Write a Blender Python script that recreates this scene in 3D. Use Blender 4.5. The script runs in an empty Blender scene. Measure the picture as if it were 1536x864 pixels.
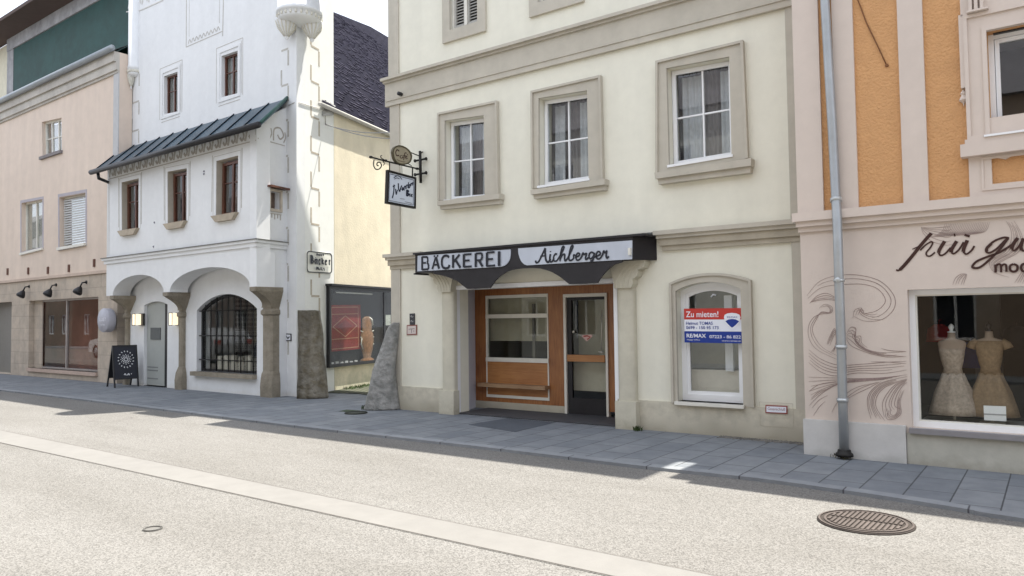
import bpy, math, random
from mathutils import Vector, Matrix, Euler
from mathutils.geometry import tessellate_polygon
random.seed(7)
S = bpy.context.scene
rad = math.radians

# ------------------------------------------------------------------ camera, world, sun, exposure
FPX, PITCH, ROLL, EYE = 1120.0, rad(2.43), rad(-0.72), 1.6
cam = bpy.data.objects.new('camera', bpy.data.cameras.new('camera'))
S.collection.objects.link(cam); S.camera = cam
cr, sr, cp, sp = math.cos(ROLL), math.sin(ROLL), math.cos(PITCH), math.sin(PITCH)
right = Vector((cr, -sp*sr, cp*sr)); up = Vector((-sr, -sp*cr, cp*cr)); fwd = Vector((0, cp, sp))
cam.matrix_world = Matrix(((right.x, up.x, -fwd.x, 0), (right.y, up.y, -fwd.y, 0), (right.z, up.z, -fwd.z, EYE), (0, 0, 0, 1)))
cam.data.sensor_width = 36; cam.data.lens = FPX/1536*36; cam.data.clip_end = 1000; cam.data.clip_start = 0.05

SUN_EL, SUN_AZ = rad(72.5), Vector((0.866, 0.5))
w = bpy.data.worlds.new('World'); S.world = w; w.use_nodes = True
nt = w.node_tree; bg = nt.nodes['Background']
sky = nt.nodes.new('ShaderNodeTexSky'); sky.sky_type = 'NISHITA'; sky.sun_disc = False
sky.sun_elevation = SUN_EL; sky.sun_rotation = math.atan2(SUN_AZ.x, SUN_AZ.y)
sky.air_density = 1.0; sky.dust_density = 3.0; sky.ozone_density = 0.6
tcw = nt.nodes.new('ShaderNodeTexCoord'); cn = nt.nodes.new('ShaderNodeTexNoise'); cn.inputs['Scale'].default_value = 2.2; cn.inputs['Detail'].default_value = 6
mpw = nt.nodes.new('ShaderNodeMapping'); mpw.inputs['Scale'].default_value = (1, 1, 2.5); nt.links.new(tcw.outputs['Generated'], mpw.inputs[0]); nt.links.new(mpw.outputs[0], cn.inputs['Vector'])
crw = nt.nodes.new('ShaderNodeMapRange'); crw.inputs['From Min'].default_value = .30; crw.inputs['From Max'].default_value = .55; crw.inputs['To Min'].default_value = .45; crw.inputs['To Max'].default_value = .95; nt.links.new(cn.outputs['Fac'], crw.inputs['Value'])
mxw = nt.nodes.new('ShaderNodeMix'); mxw.data_type = 'RGBA'; nt.links.new(crw.outputs[0], mxw.inputs['Factor']); nt.links.new(sky.outputs[0], mxw.inputs['A']); mxw.inputs['B'].default_value = (5.2, 5.5, 6.1, 1)
nt.links.new(mxw.outputs['Result'], bg.inputs[0]); bg.inputs[1].default_value = 0.13
sl = bpy.data.lights.new('sun', 'SUN'); sl.energy = 4.5; sl.angle = rad(0.5); sl.color = (1, .95, .86)
so = bpy.data.objects.new('sun', sl); S.collection.objects.link(so)
sdir = Vector((SUN_AZ.x*math.cos(SUN_EL), SUN_AZ.y*math.cos(SUN_EL), math.sin(SUN_EL)))
so.rotation_euler = sdir.to_track_quat('Z', 'Y').to_euler(); so.location = (0, 0, 30)
S.view_settings.view_transform = 'Standard'; S.view_settings.look = 'None'
S.view_settings.exposure = 1.3; S.view_settings.gamma = 1

# ------------------------------------------------------------------ geometry helpers
def ray(x, y):
    a = (x-768)/FPX; b = -(y-432)/FPX
    return right*a + up*b + fwd
def G(x, y, z=0.0):
    r = ray(x, y); t = (z-EYE)/r.z
    return Vector((0, 0, EYE)) + r*t
class Fr:
    """upright frame: u to the right along the wall, z up, d outwards from the wall"""
    def __init__(s, p, yaw, z=0.0):
        s.p = Vector((p[0], p[1], 0)); s.yaw = rad(yaw)
        s.a = Vector((math.cos(s.yaw), math.sin(s.yaw), 0)); s.n = Vector((s.a.y, -s.a.x, 0)); s.z = z
    def __call__(s, u, z, d=0.0): return s.p + s.a*u + s.n*d + Vector((0, 0, s.z+z))
    def hit(s, x, y, d=0.0):
        r = ray(x, y); t = ((s.p+s.n*d).dot(s.n))/r.dot(s.n); q = Vector((0, 0, EYE))+r*t
        return ((q-s.p).dot(s.a), q.z-s.z)
    def U(s, x, y=450, d=0.0): return s.hit(x, y, d)[0]
    def Z(s, x, y, d=0.0): return s.hit(x, y, d)[1]
class Quad:
    """frame squeezed into a four-cornered patch of another frame; own metres 0..w, 0..h"""
    def __init__(s, F, px, d):   # px: tl,tr,br,bl
        s.F = F; c = [F.hit(x, y, d) for x, y in px]; s.c = c
        s.w = (math.dist(c[0], c[1])+math.dist(c[3], c[2]))/2; s.h = (math.dist(c[0], c[3])+math.dist(c[1], c[2]))/2
    def uz(s, u, z):
        a, b = u/s.w, z/s.h; c = s.c
        f = lambda k: (c[3][k]*(1-a)+c[2][k]*a)*(1-b)+(c[0][k]*(1-a)+c[1][k]*a)*b
        return f(0), f(1)
    def __call__(s, u, z, d=0.0):
        x, y = s.uz(u, z); return s.F(x, y, d)
    def hole(s): c = s.c; return [c[3], c[2], c[1], c[0]]
class MB:
    def __init__(s): s.v = []; s.f = []; s.sm = []
    def add(s, vs, fs, smooth=False):
        o = len(s.v); s.v += [Vector(v) for v in vs]; s.f += [[i+o for i in f] for f in fs]; s.sm += [smooth]*len(fs); return s
    def prism(s, F, loops, d0, d1):
        """loops[0] outline, the rest holes, in (u,z); extruded from d0 to d1"""
        flat = [p for l in loops for p in l]; n = len(flat)
        tri = tessellate_polygon([[Vector((p[0], p[1], 0)) for p in l] for l in loops])
        vs = [F(p[0], p[1], d1) for p in flat]+[F(p[0], p[1], d0) for p in flat]
        fs = [list(t) for t in tri]+[[i+n for i in reversed(t)] for t in tri]
        o = 0
        for l in loops:
            m = len(l)
            for i in range(m): j = (i+1) % m; fs.append([o+i, o+j, n+o+j, n+o+i])
            o += m
        return s.add(vs, fs)
    def box(s, F, u0, u1, z0, z1, d0, d1):
        vs = [F(u, z, d) for d in (d0, d1) for z in (z0, z1) for u in (u0, u1)]
        return s.add(vs, [[0, 1, 3, 2], [4, 6, 7, 5], [0, 4, 5, 1], [2, 3, 7, 6], [0, 2, 6, 4], [1, 5, 7, 3]])
    def ring(s, F, u0, u1, z0, z1, w, d0, d1, wb=None):
        wb = w if wb is None else wb
        o = [(u0, z0), (u1, z0), (u1, z1), (u0, z1)]; i = [(u0+w, z0+wb), (u1-w, z0+wb), (u1-w, z1-w), (u0+w, z1-w)]
        return s.band(F, o, i, d0, d1)
    def band(s, F, o, i, d0, d1, closed=True):
        n = len(o); vs = []
        for d in (d1, d0):
            vs += [F(p[0], p[1], d) for p in o]+[F(p[0], p[1], d) for p in i]
        fs = []
        for k in range(n if closed else n-1):
            j = (k+1) % n
            fs += [[k, j, n+j, n+k], [2*n+k, 3*n+k, 3*n+j, 2*n+j], [k, 2*n+k, 2*n+j, j], [n+k, n+j, 3*n+j, 3*n+k]]
        if not closed: fs += [[0, n, 3*n, 2*n], [n-1, 3*n-1, 4*n-1, 2*n-1]]
        return s.add(vs, fs)
    def tube(s, pts, r, n=8, caps=True):
        pts = [Vector(p) for p in pts]; rs = r if isinstance(r, (list, tuple)) else [r]*len(pts); vs = []; fs = []
        up0 = None
        for k, p in enumerate(pts):
            t = (pts[min(k+1, len(pts)-1)]-pts[max(k-1, 0)]).normalized()
            if up0 is None: up0 = Vector((0, 0, 1)) if abs(t.z) < .9 else Vector((1, 0, 0))
            a = t.cross(up0)
            a = a.normalized() if a.length > 1e-5 else Vector((1, 0, 0)); b = t.cross(a).normalized(); up0 = -b if False else up0
            for i in range(n):
                c, q = math.cos(2*math.pi*i/n), math.sin(2*math.pi*i/n); vs.append(p+(a*c+b*q)*rs[k])
        for k in range(len(pts)-1):
            for i in range(n):
                j = (i+1) % n; fs.append([k*n+i, k*n+j, (k+1)*n+j, (k+1)*n+i])
        if caps: fs += [list(range(n))[::-1], [(len(pts)-1)*n+i for i in range(n)]]
        return s.add(vs, fs, True)
    def lathe(s, c, prof, n=24, axis=None, squash=None):
        """prof: (radius, height) list around axis through c"""
        c = Vector(c); A = Vector(axis).normalized() if axis else Vector((0, 0, 1))
        X = A.orthogonal().normalized() if axis else Vector((1, 0, 0)); Y = A.cross(X)
        vs = []; fs = []
        for r, h in prof:
            for i in range(n):
                q = 2*math.pi*i/n; k = squash or (1, 1); vs.append(c+X*r*math.cos(q)*k[0]+Y*r*math.sin(q)*k[1]+A*h)
        m = len(prof)
        for k in range(m-1):
            for i in range(n):
                j = (i+1) % n; fs.append([k*n+i, k*n+j, (k+1)*n+j, (k+1)*n+i])
        fs += [list(range(n))[::-1], [(m-1)*n+i for i in range(n)]]
        return s.add(vs, fs, n > 12)
    def ribbon(s, F, pts, wd, d, jag=0, t=.002):
        """flat painted or cut-out stroke along (u,z) points on the wall"""
        n = len(pts)
        if n < 2: return s
        L = []; R = []
        for k, p in enumerate(pts):
            a = pts[max(k-1, 0)]; b = pts[min(k+1, n-1)]; dx, dz = b[0]-a[0], b[1]-a[1]; l = math.hypot(dx, dz) or 1
            ww = wd[k] if isinstance(wd, (list, tuple)) else wd; ww *= (1+jag*random.uniform(-1, 1))
            L.append((p[0]-dz/l*ww/2, p[1]+dx/l*ww/2)); R.append((p[0]+dz/l*ww/2, p[1]-dx/l*ww/2))
        return s.band(F, L, R, d-t, d, closed=False)
    def build(s, name, m, parent=None, thing=None, smooth=None):
        T = thing if thing is not None else (parent if parent is not None else None)
        base = Matrix.Identity(4)
        if T is not None: base = Matrix(T['_m']).copy() if False else XF[T.name]
        elif s.v:
            pass
        inv = base.inverted()
        me = bpy.data.meshes.new(name); me.from_pydata([inv @ v for v in s.v], [], s.f)
        me.materials.append(m); me.polygons.foreach_set('use_smooth', s.sm if smooth is None else [smooth]*len(s.f))
        me.validate(); me.update()
        o = bpy.data.objects.new(name, me); S.collection.objects.link(o)
        if parent is not None: o.parent = parent
        XF[o.name] = base
        return o
    def thing(s, name, m, loc, yaw, label, cat, group=None, kind=None):
        """a top-level thing that is one mesh, origin at its base"""
        e = Matrix.Translation(Vector(loc)) @ Matrix.Rotation(yaw, 4, 'Z'); XF['_tmp'] = e
        class _T: pass
        inv = e.inverted(); me = bpy.data.meshes.new(name); me.from_pydata([inv @ v for v in s.v], [], s.f)
        me.materials.append(m); me.polygons.foreach_set('use_smooth', s.sm); me.validate(); me.update()
        o = bpy.data.objects.new(name, me); S.collection.objects.link(o); o.location = loc; o.rotation_euler = (0, 0, yaw)
        XF[o.name] = e
        tag(o, label, cat, group, kind); return o
XF = {}
def tag(o, label=None, cat=None, group=None, kind=None):
    if label: o['label'] = label
    if cat: o['category'] = cat
    if group: o['group'] = group
    if kind: o['kind'] = kind
def empty(name, loc, yaw, label, cat, group=None):
    o = bpy.data.objects.new(name, None); S.collection.objects.link(o); o.location = loc; o.rotation_euler = (0, 0, yaw)
    o.empty_display_size = .2; XF[o.name] = Matrix.Translation(Vector(loc)) @ Matrix.Rotation(yaw, 4, 'Z'); tag(o, label, cat, group); return o
def copy_tree(o, parent=None):
    c = o.copy(); S.collection.objects.link(c)
    if parent is not None: c.parent = parent
    for ch in list(o.children): copy_tree(ch, c)
    return c
def arc(u0, u1, z0, zs, zt, n=20):
    """outline of an arched opening, anticlockwise from bottom left"""
    c = (u0+u1)/2; r = (u1-u0)/2
    return [(u0, z0), (u1, z0)]+[(c+r*math.cos(math.pi*k/n), zs+(zt-zs)*math.sin(math.pi*k/n)) for k in range(n+1)]
def seg(u0, u1, z0, zs, zt, n=14):
    """opening with a shallow segmental arch"""
    c = (u0+u1)/2; h = zt-zs; hw = (u1-u0)/2; R = (hw*hw+h*h)/(2*h); a0 = math.asin(hw/R)
    return [(u0, z0), (u1, z0)]+[(c+R*math.sin(a0-2*a0*k/n), zt-R+R*math.cos(a0-2*a0*k/n)) for k in range(n+1)]
def crv(pts, n=8):
    """smooth curve through points (Catmull-Rom)"""
    out = []; P = [pts[0]]+list(pts)+[pts[-1]]
    for i in range(1, len(P)-2):
        for k in range(n):
            t = k/n
            out.append(tuple(.5*((2*P[i][c])+(-P[i-1][c]+P[i+1][c])*t+(2*P[i-1][c]-5*P[i][c]+4*P[i+1][c]-P[i+2][c])*t*t+(-P[i-1][c]+3*P[i][c]-3*P[i+1][c]+P[i+2][c])*t**3) for c in range(len(pts[0]))))
    out.append(tuple(pts[-1])); return out

# ------------------------------------------------------------------ materials
def base_mat(name):
    m = bpy.data.materials.new(name); m.use_nodes = True; return m, m.node_tree.nodes, m.node_tree.links, m.node_tree.nodes['Principled BSDF']
def mat(name, col, rough=.8, metal=0, var=.08, scale=6, bump=.0, bscale=120, spec=.3, stain=None, streak=None, col2=None, emit=None, dist=.004):
    m, N, L, B = base_mat(name); B.inputs['Roughness'].default_value = rough; B.inputs['Metallic'].default_value = metal
    B.inputs['Specular IOR Level'].default_value = spec
    tc = N.new('ShaderNodeTexCoord'); src = tc.outputs['Object']
    n = N.new('ShaderNodeTexNoise'); n.inputs['Scale'].default_value = scale; n.inputs['Detail'].default_value = 8; n.inputs['Roughness'].default_value = .65
    L.new(src, n.inputs['Vector'])
    r = N.new('ShaderNodeValToRGB'); r.color_ramp.elements[0].position = .3; r.color_ramp.elements[1].position = .7
    c2 = col2 or [c*(1-var) for c in col]; c1 = col if col2 else [min(1, c*(1+var)) for c in col]
    r.color_ramp.elements[0].color = (*c2, 1); r.color_ramp.elements[1].color = (*c1, 1)
    L.new(n.outputs['Fac'], r.inputs['Fac']); out = r.outputs['Color']
    # larger uneven patches
    n2 = N.new('ShaderNodeTexNoise'); n2.inputs['Scale'].default_value = scale*.14; n2.inputs['Detail'].default_value = 3; L.new(src, n2.inputs['Vector'])
    mx = N.new('ShaderNodeMix'); mx.data_type = 'RGBA'; mx.blend_type = 'MULTIPLY'; mx.inputs['Factor'].default_value = 1
    r2 = N.new('ShaderNodeValToRGB'); r2.color_ramp.elements[0].position = .35; r2.color_ramp.elements[1].position = .65
    v = 1-var*.9; r2.color_ramp.elements[0].color = (v, v, v, 1); r2.color_ramp.elements[1].color = (1, 1, 1, 1)
    L.new(n2.outputs['Fac'], r2.inputs['Fac']); L.new(out, mx.inputs['A']); L.new(r2.outputs['Color'], mx.inputs['B']); out = mx.outputs['Result']
    if streak:   # rain streaks: stretched noise
        mp = N.new('ShaderNodeMapping'); mp.inputs['Scale'].default_value = (2.6, 2.6, .35); L.new(src, mp.inputs['Vector'])
        n3 = N.new('ShaderNodeTexNoise'); n3.inputs['Scale'].default_value = 1; n3.inputs['Detail'].default_value = 5; L.new(mp.outputs[0], n3.inputs['Vector'])
        r3 = N.new('ShaderNodeValToRGB'); r3.color_ramp.elements[0].position = .42; r3.color_ramp.elements[1].position = .62
        r3.color_ramp.elements[0].color = (1-streak,)*3+(1,); r3.color_ramp.elements[1].color = (1, 1, 1, 1)
        L.new(n3.outputs['Fac'], r3.inputs['Fac']); m3 = N.new('ShaderNodeMix'); m3.data_type = 'RGBA'; m3.blend_type = 'MULTIPLY'; m3.inputs['Factor'].default_value = 1
        L.new(out, m3.inputs['A']); L.new(r3.outputs['Color'], m3.inputs['B']); out = m3.outputs['Result']
    if stain:    # splash dirt with a ragged edge near the ground: (colour, height, strength)
        sc, hz, st = stain
        sx = N.new('ShaderNodeSeparateXYZ'); L.new(src, sx.inputs[0])
        n4 = N.new('ShaderNodeTexNoise'); n4.inputs['Scale'].default_value = 3.5; n4.inputs['Detail'].default_value = 9; n4.inputs['Roughness'].default_value = .7; L.new(src, n4.inputs['Vector'])
        ma = N.new('ShaderNodeMath'); ma.operation = 'MULTIPLY_ADD'; ma.inputs[1].default_value = hz*3; ma.inputs[2].default_value = -hz; L.new(n4.outputs['Fac'], ma.inputs[0])
        mr = N.new('ShaderNodeMath'); mr.operation = 'SUBTRACT'; L.new(ma.outputs[0], mr.inputs[0]); L.new(sx.outputs['Z'], mr.inputs[1])
        mm = N.new('ShaderNodeMapRange'); mm.inputs['From Min'].default_value = -hz*.4; mm.inputs['From Max'].default_value = hz*.5; mm.inputs['To Max'].default_value = st; L.new(mr.outputs[0], mm.inputs['Value'])
        m4 = N.new('ShaderNodeMix'); m4.data_type = 'RGBA'; L.new(mm.outputs[0], m4.inputs['Factor']); L.new(out, m4.inputs['A']); m4.inputs['B'].default_value = (*sc, 1); out = m4.outputs['Result']
    L.new(out, B.inputs['Base Color'])
    if bump:
        nb = N.new('ShaderNodeTexNoise'); nb.inputs['Scale'].default_value = bscale; nb.inputs['Detail'].default_value = 5; L.new(src, nb.inputs['Vector'])
        bp = N.new('ShaderNodeBump'); bp.inputs['Strength'].default_value = bump; bp.inputs['Distance'].default_value = dist; L.new(nb.outputs['Fac'], bp.inputs['Height']); L.new(bp.outputs[0], B.inputs['Normal'])
    if emit: B.inputs['Emission Color'].default_value = (*emit[0], 1); B.inputs['Emission Strength'].default_value = emit[1]
    return m
def glass(name, tint=(.9, .93, .92), refl=1.0, ior=1.5):
    m, N, L, B = base_mat(name); N.remove(B); o = N['Material Output']
    t = N.new('ShaderNodeBsdfTransparent'); t.inputs[0].default_value = (*tint, 1); g = N.new('ShaderNodeBsdfGlossy'); g.inputs['Roughness'].default_value = .015
    lw = N.new('ShaderNodeLayerWeight'); lw.inputs[0].default_value = .5
    pw = N.new('ShaderNodeMath'); pw.operation = 'POWER'; pw.inputs[1].default_value = 5.0; L.new(lw.outputs['Facing'], pw.inputs[0])
    f = N.new('ShaderNodeMath'); f.operation = 'MULTIPLY_ADD'; f.inputs[1].default_value = .9; f.inputs[2].default_value = .04; L.new(pw.outputs[0], f.inputs[0])
    tc = N.new('ShaderNodeTexCoord'); nb = N.new('ShaderNodeTexNoise'); nb.inputs['Scale'].default_value = 1.3; nb.inputs['Detail'].default_value = 1; L.new(tc.outputs['Object'], nb.inputs['Vector'])
    bp = N.new('ShaderNodeBump'); bp.inputs['Strength'].default_value = .1; bp.inputs['Distance'].default_value = .006; L.new(nb.outputs['Fac'], bp.inputs['Height']); L.new(bp.outputs[0], g.inputs['Normal'])
    k = N.new('ShaderNodeMath'); k.operation = 'MULTIPLY_ADD'; k.inputs[1].default_value = refl; k.inputs[2].default_value = .0; k.use_clamp = True; L.new(f.outputs[0], k.inputs[0])
    x = N.new('ShaderNodeMixShader'); L.new(k.outputs[0], x.inputs[0]); L.new(t.outputs[0], x.inputs[1]); L.new(g.outputs[0], x.inputs[2]); L.new(x.outputs[0], o.inputs[0]); return m
def wood(name, c1, c2, axis='Z', rough=.4, sc=3):
    m, N, L, B = base_mat(name); B.inputs['Roughness'].default_value = rough
    tc = N.new('ShaderNodeTexCoord'); mp = N.new('ShaderNodeMapping'); L.new(tc.outputs['Object'], mp.inputs['Vector'])
    mp.inputs['Scale'].default_value = (14*sc, 14*sc, 1.1*sc) if axis == 'Z' else (1.1*sc, 14*sc, 14*sc)
    n = N.new('ShaderNodeTexNoise'); n.inputs['Scale'].default_value = 1; n.inputs['Detail'].default_value = 7; n.inputs['Distortion'].default_value = .6; L.new(mp.outputs[0], n.inputs['Vector'])
    n2 = N.new('ShaderNodeTexNoise'); n2.inputs['Scale'].default_value = 1.7; n2.inputs['Detail'].default_value = 3; L.new(tc.outputs['Object'], n2.inputs['Vector'])
    a = N.new('ShaderNodeMath'); a.operation = 'MULTIPLY_ADD'; a.inputs[1].default_value = .55; L.new(n.outputs['Fac'], a.inputs[0])
    b = N.new('ShaderNodeMath'); b.operation = 'MULTIPLY'; b.inputs[1].default_value = .5; L.new(n2.outputs['Fac'], b.inputs[0]); L.new(b.outputs[0], a.inputs[2])
    r = N.new('ShaderNodeValToRGB'); r.color_ramp.elements[0].position = .38; r.color_ramp.elements[1].position = .66
    r.color_ramp.elements[0].color = (*c1, 1); r.color_ramp.elements[1].color = (*c2, 1); L.new(a.outputs[0], r.inputs['Fac']); L.new(r.outputs[0], B.inputs['Base Color']); return m
def slabs(name, c1, c2, mortar, bw, rh, off=.5, msize=.012, axis='XY', rough=.85, bias=0, bump=.5, grit=0):
    'flagstones, shingles or cladding; axis says which way the courses run'
    m, N, L, B = base_mat(name); B.inputs['Roughness'].default_value = rough; B.inputs['Specular IOR Level'].default_value = .3
    tc = N.new('ShaderNodeTexCoord'); src = tc.outputs['Object']
    if axis == 'XZ':
        sx = N.new('ShaderNodeSeparateXYZ'); cx = N.new('ShaderNodeCombineXYZ'); L.new(src, sx.inputs[0]); L.new(sx.outputs[0], cx.inputs[0]); L.new(sx.outputs[2], cx.inputs[1]); src = cx.outputs[0]
    if axis == 'YX':
        sx = N.new('ShaderNodeSeparateXYZ'); cx = N.new('ShaderNodeCombineXYZ'); L.new(src, sx.inputs[0]); L.new(sx.outputs[1], cx.inputs[0]); L.new(sx.outputs[0], cx.inputs[1]); src = cx.outputs[0]
    bk = N.new('ShaderNodeTexBrick'); L.new(src, bk.inputs['Vector']); bk.offset = off; bk.inputs['Scale'].default_value = 1
    bk.inputs['Brick Width'].default_value = bw; bk.inputs['Row Height'].default_value = rh; bk.inputs['Mortar Size'].default_value = msize; bk.inputs['Mortar Smooth'].default_value = .2; bk.inputs['Bias'].default_value = bias
    bk.inputs['Color1'].default_value = (*c1, 1); bk.inputs['Color2'].default_value = (*c2, 1); bk.inputs['Mortar'].default_value = (*mortar, 1)
    n = N.new('ShaderNodeTexNoise'); n.inputs['Scale'].default_value = 3; n.inputs['Detail'].default_value = 9; n.inputs['Roughness'].default_value = .7; L.new(tc.outputs['Object'], n.inputs['Vector'])
    r = N.new('ShaderNodeValToRGB'); r.color_ramp.elements[0].position = .3; r.color_ramp.elements[0].color = (.72, .72, .74, 1); r.color_ramp.elements[1].position = .7; r.color_ramp.elements[1].color = (1.05, 1.04, 1.02, 1); L.new(n.outputs['Fac'], r.inputs['Fac'])
    x = N.new('ShaderNodeMix'); x.data_type = 'RGBA'; x.blend_type = 'MULTIPLY'; x.inputs['Factor'].default_value = 1; L.new(bk.outputs['Color'], x.inputs['A']); L.new(r.outputs[0], x.inputs['B']); L.new(x.outputs['Result'], B.inputs['Base Color'])
    bp = N.new('ShaderNodeBump'); bp.inputs['Strength'].default_value = bump; bp.inputs['Distance'].default_value = .01; bp.invert = True; L.new(bk.outputs['Fac'], bp.inputs['Height']); L.new(bp.outputs[0], B.inputs['Normal']); return m
def asphalt(name, lo, hi, scale=90, bump=.7):
    m, N, L, B = base_mat(name); B.inputs['Roughness'].default_value = .9; B.inputs['Specular IOR Level'].default_value = .25
    tc = N.new('ShaderNodeTexCoord'); v = N.new('ShaderNodeTexVoronoi'); v.inputs['Scale'].default_value = scale; L.new(tc.outputs['Object'], v.inputs['Vector'])
    r = N.new('ShaderNodeValToRGB'); r.color_ramp.elements[0].color = (*lo, 1); r.color_ramp.elements[1].color = (*hi, 1); r.color_ramp.elements[0].position = .1; r.color_ramp.elements[1].position = .75
    sx = N.new('ShaderNodeSeparateColor'); L.new(v.outputs['Color'], sx.inputs[0]); L.new(sx.outputs[0], r.inputs['Fac'])
    mp = N.new('ShaderNodeMapping'); mp.inputs['Scale'].default_value = (.35, 1.3, 1); L.new(tc.outputs['Object'], mp.inputs['Vector'])
    n = N.new('ShaderNodeTexNoise'); n.inputs['Scale'].default_value = .9; n.inputs['Detail'].default_value = 9; n.inputs['Roughness'].default_value = .62; L.new(mp.outputs[0], n.inputs['Vector'])
    r2 = N.new('ShaderNodeValToRGB'); r2.color_ramp.elements[0].position = .3; r2.color_ramp.elements[0].color = (.80, .79, .775, 1); r2.color_ramp.elements[1].position = .7; r2.color_ramp.elements[1].color = (1, 1, 1, 1); L.new(n.outputs['Fac'], r2.inputs['Fac'])
    x = N.new('ShaderNodeMix'); x.data_type = 'RGBA'; x.blend_type = 'MULTIPLY'; x.inputs['Factor'].default_value = 1; L.new(r.outputs[0], x.inputs['A']); L.new(r2.outputs[0], x.inputs['B']); L.new(x.outputs['Result'], B.inputs['Base Color'])
    bp = N.new('ShaderNodeBump'); bp.inputs['Strength'].default_value = bump; bp.inputs['Distance'].default_value = .006; L.new(v.outputs['Distance'], bp.inputs['Height']); L.new(bp.outputs[0], B.inputs['Normal']); return m

DIRT = (.30, .27, .20)
cream = mat('cream_render', (.765, .745, .635), bump=.25, bscale=160, var=.035, scale=5, streak=.04)
cream_low = mat('cream_base_render', (.54, .505, .41), bump=.5, bscale=50, var=.17, scale=7, stain=((.34, .31, .24), .22, .75))
tan = mat('tan_trim', (.51, .475, .40), bump=.15, bscale=90, var=.06, streak=.05)
tan_dark = mat('brown_trim', (.44, .395, .31), var=.08, streak=.08)
colm = mat('sandstone_painted', (.56, .53, .43), bump=.4, bscale=40, var=.08, stain=(DIRT, .25, .6))
white = mat('white_render', (.755, .765, .77), bump=.3, bscale=90, var=.03, streak=.03, stain=((.6, .58, .52), .12, .4))
white_side = mat('white_render_side', (.77, .78, .76), bump=.3, bscale=90, var=.03)
sgraf = mat('grey_sgraffito', (.43, .40, .36), var=.15, scale=20)
sgraf_lt = mat('pale_sgraffito', (.50, .48, .44), var=.15, scale=20)
alleym = mat('yellowed_render', (.78, .71, .56), bump=.5, bscale=25, var=.09, scale=2.2, streak=.06, stain=((.42, .42, .30), .5, .6), dist=.01)
stone = mat('weathered_stone', (.34, .30, .24), bump=.9, bscale=22, var=.22, scale=5, dist=.02, col2=(.22, .19, .14))
stone_grey = mat('grey_granite', (.40, .39, .37), bump=1, bscale=12, scale=6, dist=.05, col2=(.15, .155, .145))
stone_moss = mat('mossy_granite', (.30, .28, .24), bump=1, bscale=12, scale=5, dist=.05, col2=(.13, .105, .06), streak=.45)
pinkm = mat('pink_render', (.70, .585, .49), bump=.3, bscale=60, var=.05, scale=3, streak=.05)
pinkstone = slabs('pale_stone_cladding', (.56, .48, .39), (.50, .43, .35), (.36, .31, .26), .75, .38, .5, .006, 'XZ', .8)
greyband = mat('grey_cornice', (.52, .49, .44), var=.08, streak=.1)
orange = mat('orange_roughcast', (.60, .33, .15), bump=1, bscale=34, var=.06, scale=7, dist=.02)
palep = mat('pale_pink_render', (.63, .545, .48), bump=.2, bscale=80, var=.03, streak=.03)
palep_low = mat('light_grey_plinth', (.56, .55, .53), var=.06, bump=.3, bscale=40, stain=((.36, .36, .33), .1, .5))
plinth2 = mat('beige_plinth', (.47, .46, .40), var=.09, bump=.3, bscale=40, stain=((.30, .28, .23), .12, .6))
upvc = mat('white_window_plastic', (.82, .83, .84), rough=.35, var=.02, spec=.5)
upvc_dirty = mat('off_white_paint', (.72, .70, .63), rough=.5, var=.06)
brownwood = wood('reddish_brown_wood', (.20, .070, .022), (.36, .150, .050), 'Z', .35)
oakpanel = wood('worn_oak_panel', (.30, .12, .040), (.43, .20, .07), 'X', .45)
ledgew = wood('grey_brown_ledge', (.26, .15, .08), (.40, .26, .15), 'X', .5)
darkwood = wood('dark_brown_window_wood', (.07, .026, .016), (.14, .052, .030), 'Z', .4)
black = mat('black_painted_metal', (.018, .018, .020), rough=.45, var=.2, spec=.4)
blacks = mat('black_satin_board', (.022, .020, .023), rough=.5, var=.15, spec=.35, streak=.1)
signpale = mat('pale_sign_panel', (.50, .535, .60), rough=.4, var=.05, scale=3, streak=.06)
ink = mat('black_lettering', (.02, .022, .03), rough=.5, var=.1)
inkbrown = mat('brown_lettering', (.05, .02, .015), rough=.6, var=.1)
mural = mat('mural_line_paint', (.31, .23, .21), rough=.8, var=.2, scale=30)
zinc = mat('zinc_downpipe', (.42, .44, .45), rough=.42, metal=.55, var=.10, scale=4, streak=.12)
iron = mat('dark_iron', (.03, .028, .026), rough=.5, metal=.6, var=.2)
castiron = mat('worn_cast_iron', (.055, .046, .040), rough=.65, metal=.35, var=.25, scale=30)
tinroof = mat('dark_standing_seam_tin', (.020, .058, .090), rough=.40, metal=.15, var=.15, scale=2, spec=.5)
tingreen = mat('green_tin_edge', (.045, .11, .095), rough=.5, metal=.2, var=.15)
slate = slabs('dark_shingles', (.010, .010, .020), (.018, .017, .028), (.005, .005, .009), .30, .16, .5, .012, 'XY', .95, bump=1)
slate.node_tree.nodes['Principled BSDF'].inputs['Specular IOR Level'].default_value = .05
slate2 = mat('dark_blue_roof', (.025, .03, .07), rough=.6, var=.2, scale=12)
teal = mat('teal_green_sheeting', (.014, .060, .052), rough=.6, var=.22, scale=4, spec=.3)
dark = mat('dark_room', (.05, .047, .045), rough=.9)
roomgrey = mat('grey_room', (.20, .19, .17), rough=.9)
redroom = mat('dim_red_brown_room', (.34, .13, .09), rough=.9, var=.3, scale=1.2)
curtain = mat('sheer_curtain', (.66, .68, .70), rough=.9, var=.1, scale=14)
board = mat('old_cardboard', (.46, .43, .33), rough=.85, var=.08, streak=.05)
glassw = glass('window_glass', (.93, .94, .94), 1.9)
glassd = glass('shop_glass', (.90, .91, .90), .8)
glasss = glass('display_glass', (.95, .96, .95), .55)
redm = mat('sign_red', (.52, .045, .035), rough=.4, var=.02); bluem = mat('sign_blue', (.012, .04, .26), rough=.4, var=.02)
whitem = mat('sign_white', (.78, .80, .86), rough=.4, var=.02)

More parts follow.
